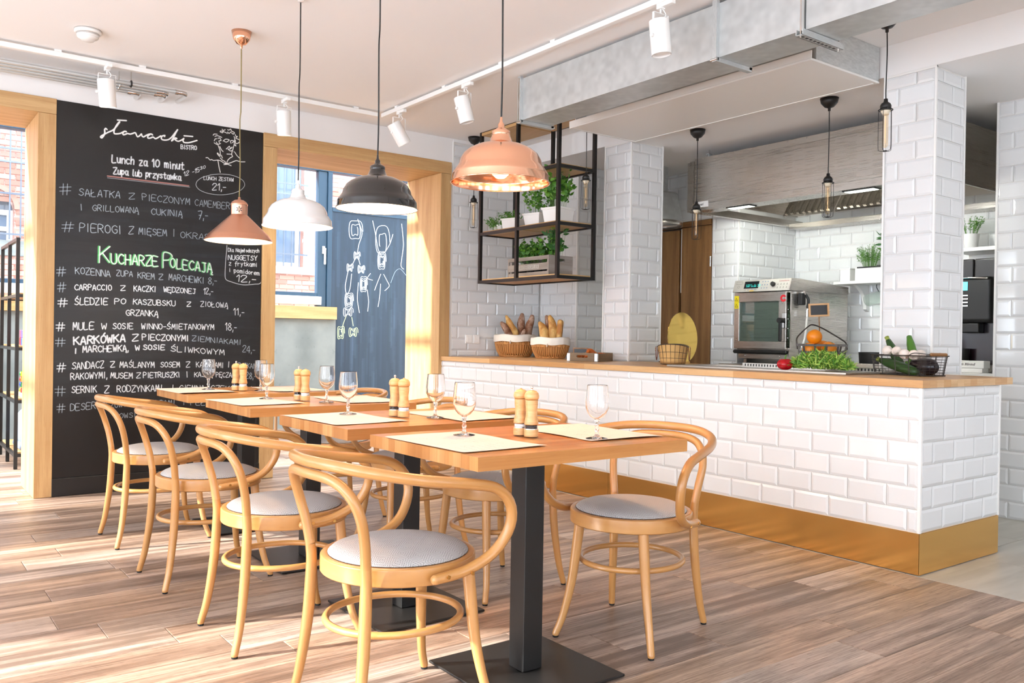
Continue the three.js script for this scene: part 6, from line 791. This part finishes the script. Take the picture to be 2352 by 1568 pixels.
    mesh('knob', [cyl(0.019, 0.017, 0.02).rotateZ(PI / 2 - tilt).translate(ox + 0.001, T - 0.045, -4.17)], mt.black, p); mesh('display_glow', new THREE.PlaneGeometry(0.1, 0.022).rotateY(-PI / 2).rotateZ(-tilt).translate(ox - 0.0005, T - 0.053, -4.385), (() => { const [c2, y] = canvas(256, 64); y.fillStyle = '#0c0d10'; y.fillRect(0, 0, 256, 64); y.font = 'bold 46px monospace'; y.fillStyle = '#35e6d8'; y.fillText('170° 0:30', 2, 48); const t = canvasTex(c2); return M({ color: '#111', emissive: '#ffffff', emissiveMap: t, emissiveIntensity: 0.9, roughness: 0.2 }); })(), p); }
  const dr = mesh('door', [rbb(ox, ox + 0.028, 1.06 - 0.05, 1.07, a + 0.004, b - 0.03, 0.003), rbb(ox, ox + 0.028, 1.388, T - 0.102, a + 0.004, b - 0.03, 0.003), rbb(ox, ox + 0.028, 1.07, 1.388, a + 0.004, a + 0.055, 0.003), rbb(ox, ox + 0.028, 1.07, 1.388, -4.118, b - 0.03, 0.003)], mt.steel, o);
  mesh('glass', bb(ox + 0.008, ox + 0.014, 1.068, 1.39, a + 0.053, -4.116), MP({ color: '#9fb0a4', transmission: 0.8, thickness: 0, roughness: 0.01, metalness: 0 }), dr);
  mesh('handle', [cyl(0.019, 0.019, 0.04).rotateZ(PI / 2).translate(ox - 0.015, 1.235, -4.065), rb(0.02, 0.17, 0.026, 0.008, ox - 0.045, 1.155, -4.068), cyl(0.021, 0.021, 0.03).rotateZ(PI / 2).translate(ox - 0.035, 1.235, -4.067)], mt.black, dr); mesh('handle_plate', rb(0.008, 0.12, 0.04, 0.004, ox - 0.004, 1.235, -4.062), mt.chrome, dr);
  mesh('cavity', [bb(6.2, 6.21, 1.03, 1.45, a + 0.014, b - 0.014)], mt.steel, o); for (let i = 0; i < 4; i++) mesh('rack', [rod([5.8, 1.1 + i * 0.075, a + 0.04], [6.15, 1.1 + i * 0.075, a + 0.04], 0.003), rod([5.8, 1.1 + i * 0.075, b - 0.08], [6.15, 1.1 + i * 0.075, b - 0.08], 0.003), rod([5.8, 1.1 + i * 0.075, a + 0.04], [5.8, 1.1 + i * 0.075, b - 0.08], 0.003)], mt.chrome, o); mesh('fan_guard', new THREE.TorusGeometry(0.09, 0.006, 8, 32).rotateY(PI / 2).translate(6.19, 1.22, -4.26), mt.chrome, o);
  { const st = mesh('warning_sticker', bb(ox - 0.0012, ox - 0.0002, 1.335, 1.44, a + 0.006, a + 0.05), M({ color: '#e8d21c', roughness: 0.4 }), o); for (const y of [1.36, 1.41]) mesh('warning_triangle', new THREE.TorusGeometry(0.016, 0.0022, 4, 3).rotateZ(PI / 2).rotateY(-PI / 2).translate(ox - 0.0016, y - 0.003, a + 0.028), mt.black, st); }
  { const s = new THREE.Shape(); s.absarc(0, 0, 0.028, 0.45, 2 * PI - 0.45); s.absarc(0, 0, 0.012, 2 * PI - 0.5, 0.5, true); mesh('emblem', new THREE.ExtrudeGeometry(s, { depth: 0.001, bevelEnabled: false }).rotateY(-PI / 2).translate(ox - 0.0002, 1.41, -4.075), M({ color: '#c8202a', roughness: 0.4 }), dr); }
  mesh('drip_tray', tube([[ox + 0.005, 0.985, a + 0.015], [ox + 0.005, 0.985, b - 0.03]], 0.017, { n: 6, k: 14 }), mt.black, o); mesh('stand', [bb(ox + 0.03, 6.48, 0.93, 1.006, a + 0.03, b - 0.02), bb(ox + 0.06, 6.4, 0.8845, 0.93, a + 0.06, a + 0.09), bb(ox + 0.06, 6.4, 0.8845, 0.93, b - 0.09, b - 0.06)], mt.steel, o); for (const z of [a + 0.1, b - 0.1]) mesh('bolt', ball(0.008, ox + 0.028, 0.955, z, 10), mt.chrome, o);
  mesh('hand_shower', [rb(0.05, 0.09, 0.04, 0.006, ox + 0.13, 1.405, b + 0.021), tube([[ox + 0.16, 1.45, b + 0.03], [ox + 0.175, 1.4, b + 0.05], [ox + 0.165, 1.34, b + 0.05]], 0.011, { n: 16, k: 10 })], mt.black, o); mesh('shower_head', [cyl(0.016, 0.013, 0.03, ox + 0.15, 1.44, b + 0.03), rod([ox + 0.12, 1.455, b + 0.03], [ox + 0.18, 1.455, b + 0.035], 0.007)], mt.chrome, o); mesh('hose', tube([[ox + 0.165, 1.335, b + 0.05], [ox + 0.16, 1.25, b + 0.05], [ox + 0.12, 1.1, b + 0.06], [ox + 0.06, 0.98, b + 0.06], [ox + 0.05, 0.89, b + 0.05]], 0.0085, { n: 40, k: 10 }), M({ color: '#d6d4cf', roughness: 0.5 }), o); mesh('hose_ferrule', cyl(0.011, 0.011, 0.05, ox + 0.162, 1.27, b + 0.05, 14), mt.chrome, o);
  // pans on the hob
  const hob = thing('cooker_hob', 'black glass cooker hob on the kitchen bench', 'hob', [6.05, 0.885, -3.52]); mesh('glass', rb(0.62, 0.02, 0.8, 0.004, 0, 0.0105, 0), mt.aubergine, hob); mesh('control_rail', rb(0.02, 0.035, 0.8, 0.004, -0.33, 0.018, 0), mt.steel, hob);
  const pan = thing('black_pot', 'black cooking pot on the hob behind the vegetables', 'pot', [5.95, 0.9065, -3.42]); mesh('body', lathe([[0, 0], [0.13, 0], [0.135, 0.01], [0.14, 0.09], [0.143, 0.095], [0.137, 0.095], [0.13, 0.012], [0, 0.01]], 40), mt.black, pan); mesh('handle', tube([[-0.05, 0.085, 0.135], [-0.05, 0.1, 0.17], [0.05, 0.1, 0.17], [0.05, 0.085, 0.135]], 0.006, { n: 20, k: 8 }), mt.black, pan);
  const kt = thing('pan_handle', 'curved black pan handle beside the tiled pillar', 'pan', [5.9, 0.9065, -3.2]); mesh('bowl', lathe([[0, 0], [0.08, 0], [0.1, 0.05], [0.096, 0.05], [0.078, 0.004], [0, 0.004]], 32), mt.black, kt); mesh('handle', tube([[0, 0.045, 0.09], [0, 0.12, 0.13], [0, 0.22, 0.1], [0, 0.26, 0.02]], 0.009, { n: 24, k: 8 }), mt.black, kt);
  // wall shelf with plants
  const ws = thing('wall_shelf', 'white wooden wall shelf on curved brackets in the niche', 'shelf', [XN - 0.003, 1.55, -3.55]); mesh('board', rbb(-0.26, 0, 0.0, 0.025, -0.54, 0.38, 0.004), mt.white, ws); for (const z of [-0.4, 0.3]) { const s = new THREE.Shape(); s.moveTo(0, 0); s.lineTo(-0.22, 0); s.quadraticCurveTo(-0.05, -0.04, -0.04, -0.2); s.lineTo(0, -0.22); s.closePath(); mesh('bracket', new THREE.ExtrudeGeometry(s, { depth: 0.03, bevelEnabled: false }).translate(0, -0.001, z), mt.white, ws); }
  const box = thing('white_drawer_box', 'white drawer box on the niche shelf under the herbs', 'box', [XN - 0.13, 1.576, -3.6]); mesh('body', rb(0.22, 0.1, 0.62, 0.004, 0, 0.05, 0), mt.white, box); mesh('drawer_front', rb(0.008, 0.08, 0.58, 0.002, -0.114, 0.05, 0), mt.white, box); mesh('drawer_pull', rb(0.008, 0.006, 0.2, 0.002, -0.12, 0.03, 0.05), mt.black, box);
  const plate = thing('white_cover_box', 'white boxy cover on the niche wall above the oven', 'box', [XN - 0.11, 1.577, -4.03]); mesh('body', rb(0.16, 0.1, 0.09, 0.004, 0, 0.05, 0), mt.white, plate); mesh('lid', rb(0.17, 0.01, 0.1, 0.003, 0, 0.105, 0), mt.white, plate);
  const rs = thing('rosemary_plant', 'fine-leaved rosemary on the niche shelf', 'plant', [XN - 0.14, 1.677, -3.84]); mesh('saucer', rb(0.13, 0.014, 0.15, 0.003, 0, 0.007, 0), mt.black, rs); herb(rs, { r: 0.11, h: 0.19, stems: 60, per: 14, leaf: [0.022, 0.003], y0: 0.012, droop: 0.3 });
  const bp = thing('bay_plant', 'upright bay plant with long dark leaves on the niche shelf', 'plant', [XN - 0.13, 1.677, -3.69]); mesh('saucer', rb(0.13, 0.024, 0.12, 0.003, 0, 0.012, 0), mt.black, bp); herb(bp, { r: 0.08, h: 0.36, stems: 7, per: 12, leaf: [0.07, 0.024], y0: 0.02, dark: 0.7, single: 60 }); bp.scale.y = 0.88;
  const jr = thing('storage_jar', 'clear glass jar lying under the niche shelf', 'jar', [XN - 0.1, 1.44, -3.8]); mesh('glass', lathe([[0, -0.09], [0.045, -0.09], [0.048, -0.08], [0.048, 0.05], [0.036, 0.07], [0.036, 0.09]], 28).rotateX(PI / 2 - 0.25), MP({ color: '#f2f8f4', transmission: 0.9, thickness: 0, roughness: 0.03 }), jr); mesh('lid', lathe([[0, 0.09], [0.038, 0.09], [0.038, 0.108], [0, 0.108]], 24).rotateX(PI / 2 - 0.25), mt.chrome, jr); mesh('hook', tube([[0, 0.05, 0.02], [0, 0.085, 0.0], [0, 0.108, 0.0]], 0.003, { n: 8, k: 6 }), mt.black, jr);
  // coffee corner between pillar and entry wall
  const cb = thing('coffee_counter', 'white cabinet carrying the coffee machine', 'cabinet', [6.3, 0, -2.85]); mesh('body', rbb(-0.42, 0.34, 0.001, 0.855, -0.19, 0.5, 0.004), mt.white, cb); mesh('top', rbb(-0.44, 0.34, 0.856, 0.88, -0.195, 0.5, 0.004), mt.white, cb); mesh('door', rbb(-0.432, -0.4205, 0.02, 0.84, -0.18, 0.48, 0.003), mt.white, cb);
  const sv = thing('coffee_shelf', 'white shelf above the coffee machine', 'shelf', [XN - 0.003, 1.745, -3.02]); mesh('board', rbb(-0.3, 0, 0, 0.028, -0.09, 0.6, 0.003), mt.white, sv); mesh('cleat', rbb(-0.02, 0, -0.05, -0.001, -0.09, 0.6, 0.003), mt.white, sv);
  const cp = thing('white_pot', 'small herb in a white pot on the shelf above the coffee machine', 'plant', [XN - 0.16, 1.7735, -2.52]); mesh('pot', lathe([[0, 0], [0.05, 0], [0.062, 0.11], [0.056, 0.11], [0.046, 0.006], [0, 0.006]], 28), mt.white, cp); herb(cp, { r: 0.1, h: 0.14, stems: 26, per: 12, leaf: [0.02, 0.005], y0: 0.1 });
  cp.position.set(XN - 0.17, 1.7735, -3.03);
  const cm = thing('coffee_machine', 'black coffee machine with a lit blue screen in the kitchen corner', 'coffee machine', [6.3, 0.881, -2.86]); const hx = -0.2;
  mesh('body', [rbb(-0.1, 0.24, 0.0, 0.6, -0.15, 0.17, 0.02)], mt.aubergine, cm); mesh('front_housing', [rbb(hx, -0.1, 0.34, 0.66, -0.14, 0.16, 0.03)], mt.black, cm); mesh('bean_hopper', [rbb(-0.12, 0.2, 0.602, 0.79, -0.14, 0.0, 0.01), rbb(-0.12, 0.2, 0.602, 0.79, 0.005, 0.16, 0.01)], M({ color: '#2c2828', roughness: 0.3 }), cm); mesh('trim_arc', tube([[hx - 0.004, 0.645, -0.13], [hx - 0.014, 0.652, 0.0], [hx - 0.004, 0.645, 0.13]], 0.006, { n: 16, k: 8 }), mt.chrome, cm);
  mesh('display_screen', bb(hx - 0.003, hx - 0.001, 0.565, 0.625, -0.125, -0.0), M({ color: '#0b2a30', emissive: lin(0.12, 0.75, 0.85), emissiveIntensity: 0.9, roughness: 0.2 }), cm); for (let i = 0; i < 4; i++) mesh('button_bar', rb(0.006, 0.012, 0.13, 0.003, hx - 0.002, 0.53 - i * 0.024, -0.06), mt.chrome, cm); mesh('round_button', cyl(0.033, 0.033, 0.008, 0, 0, 0, 30).rotateZ(PI / 2).translate(hx - 0.002, 0.39, -0.085), M({ color: '#8fc3dd', roughness: 0.2, emissive: lin(0.15, 0.4, 0.55), emissiveIntensity: 0.6 }), cm); mesh('button_ring', new THREE.TorusGeometry(0.034, 0.004, 8, 32).rotateY(PI / 2).translate(hx - 0.008, 0.39, -0.085), mt.chrome, cm);
  mesh('spout', [rbb(hx + 0.02, -0.1, 0.27, 0.34, -0.07, 0.07, 0.01)], mt.black, cm); mesh('drip_grid', rbb(hx - 0.02, -0.1, 0.0, 0.05, -0.14, 0.16, 0.006), mt.steel, cm); mesh('cup_stand', [lathe([[0, 0.06], [0.04, 0.06], [0.045, 0.16], [0.04, 0.16], [0.036, 0.066], [0, 0.066]], 24).translate(hx + 0.05, 0, -0.05)], mt.black, cm);
  for (const [y, l, w] of [[0, 'flat white booklet under the coffee box', 0.2], [0.03, 'white coffee box in front of the coffee machine', 0.22]]) { const q = thing('coffee_box', l, 'box', [5.985, 0.8805 + y, -2.78]); mesh('carton', rb(0.09, y ? 0.05 : 0.029, w, 0.003, 0, y ? 0.0255 : 0.0147, 0), mt.white, q); if (y) { const [cv, x] = canvas(256, 64); x.fillStyle = '#f4f2ee'; x.fillRect(0, 0, 256, 64); x.fillStyle = '#3a3532'; x.font = 'italic bold 34px serif'; x.fillText('Dawn Blend', 10, 44); mesh('print', new THREE.PlaneGeometry(0.18, 0.042).rotateY(-PI / 2).translate(-0.0456, 0.026, -0.01), M({ map: canvasTex(cv) }), q); } }
}
// ---------------------------------------------------------------- toy corner in the veranda
{
  const t = thing('toy_shelf', 'black steel toy shelf with oak boards in the veranda', 'shelf', [0.892, 0, -7.985]); shelfFrame(t, 0.95, 0.36, 0.002, 1.775, [[0.118, false], [0.53, false], [0.935, false], [1.343, false]]);
  const c = thing('floor_cushion', 'blue-grey floor cushion lying on the lowest board of the toy shelf', 'cushion', [1.07, 0.131, -7.76]); { const g = ball(1, 0, 0, 0, 32), p = g.attributes.position; for (let i = 0; i < p.count; i++) { const x = p.getX(i), y = p.getY(i), z = p.getZ(i); p.setXYZ(i, Math.sign(x) * Math.pow(Math.abs(x), 0.7) * 0.155, 0.17 + y * 0.165, Math.sign(z) * Math.pow(Math.abs(z), 0.7) * 0.21); } g.computeVertexNormals(); mesh('cover', g, M({ color: '#7f8ea3', roughness: 0.95 }), c); mesh('base_fold', rb(0.3, 0.06, 0.4, 0.03, 0, 0.031, 0, 4), M({ color: '#76839a', roughness: 0.95 }), c); }
  const bm = thing('bead_maze', 'wooden bead maze toy with bent wires on the toy shelf', 'toy', [1.02, 0.5425, -7.66]); mesh('base', rb(0.16, 0.035, 0.24, 0.004, 0, 0.0178, 0), M({ color: '#e9cf9f', roughness: 0.5 }), bm);
  const cols = ['#d8262c', '#f2c21a', '#1f7d3c', '#2a4fb0', '#ef8420']; for (const [k, pts] of [['#d8262c', [[-0.03, 0.03, -0.09], [-0.03, 0.22, -0.05], [-0.02, 0.25, 0.02], [-0.03, 0.03, 0.09]]], ['#2a4fb0', [[0.03, 0.03, -0.1], [0.03, 0.3, -0.04], [0.03, 0.28, 0.05], [0.03, 0.03, 0.1]]], ['#1f7d3c', [[0, 0.03, -0.02], [0, 0.2, 0.02], [0, 0.16, 0.06], [0, 0.03, 0.08]]]]) mesh('wire', tube(pts, 0.003, { n: 30, k: 6 }), M({ color: k, roughness: 0.4 }), bm);
  for (let i = 0; i < 8; i++) mesh('bead', i & 1 ? ball(0.023, -0.06, 0.056 + (i >> 1) * 0.042, (i & 1 ? -1 : 1) * 0.02 - 0.05, 14) : cyl(0.022, 0.022, 0.036, -0.06, 0.037 + (i >> 1) * 0.042, 0.03 - 0.02, 14), M({ color: cols[i % 5], roughness: 0.35 }), bm); for (const [x, y, z, k] of [[-0.03, 0.15, 0.06, 4], [-0.03, 0.1, 0.072, 1], [-0.03, 0.11, -0.068, 0]]) mesh('bead', ball(0.024, x, y, z, 14), M({ color: cols[k], roughness: 0.35 }), bm);
  const TL = [['red toy block on the upper toy board', '#d8262c', 0, 0, -0.14], ['blue toy block on the upper toy board', '#2a4fb0', 0, 0.0, -0.05], ['yellow toy block on the upper toy board', '#f2c21a', 0.0, 0.0, 0.03], ['pink toy block stacked on the red one', '#e0485c', 0, 0.061, -0.14], ['violet toy block stacked on the blue one', '#5a4fb0', 0, 0.061, -0.05]];
  for (const [l, k, x, y, z] of TL) { const b = mesh('toy_block', rb(0.06, 0.06, 0.08, 0.006, 0, 0.03, 0), M({ color: k, roughness: 0.4 })); b.position.set(0.97 + x, 0.9475 + y, -7.6 + z); tag(b, l, 'toy block', 'toy blocks'); }
  const vc = thing('veranda_bench', 'dark wooden bench seen through the opening below the window ledge', 'bench', [3.72, 0, -8.55], 0.1); mesh('seat', rbb(-0.5, 0.5, 0.42, 0.455, -0.17, 0.17, 0.006), mt.door, vc); for (const x of [-0.42, 0.42]) mesh('leg', [tube([[x, 0.42, -0.1], [x * 1.08, 0.0, -0.16]], 0.016, { n: 4, k: 8 }), tube([[x, 0.42, 0.1], [x * 1.08, 0.0, 0.16]], 0.016, { n: 4, k: 8 })], mt.door, vc);
}
renderer.render(scene, camera);
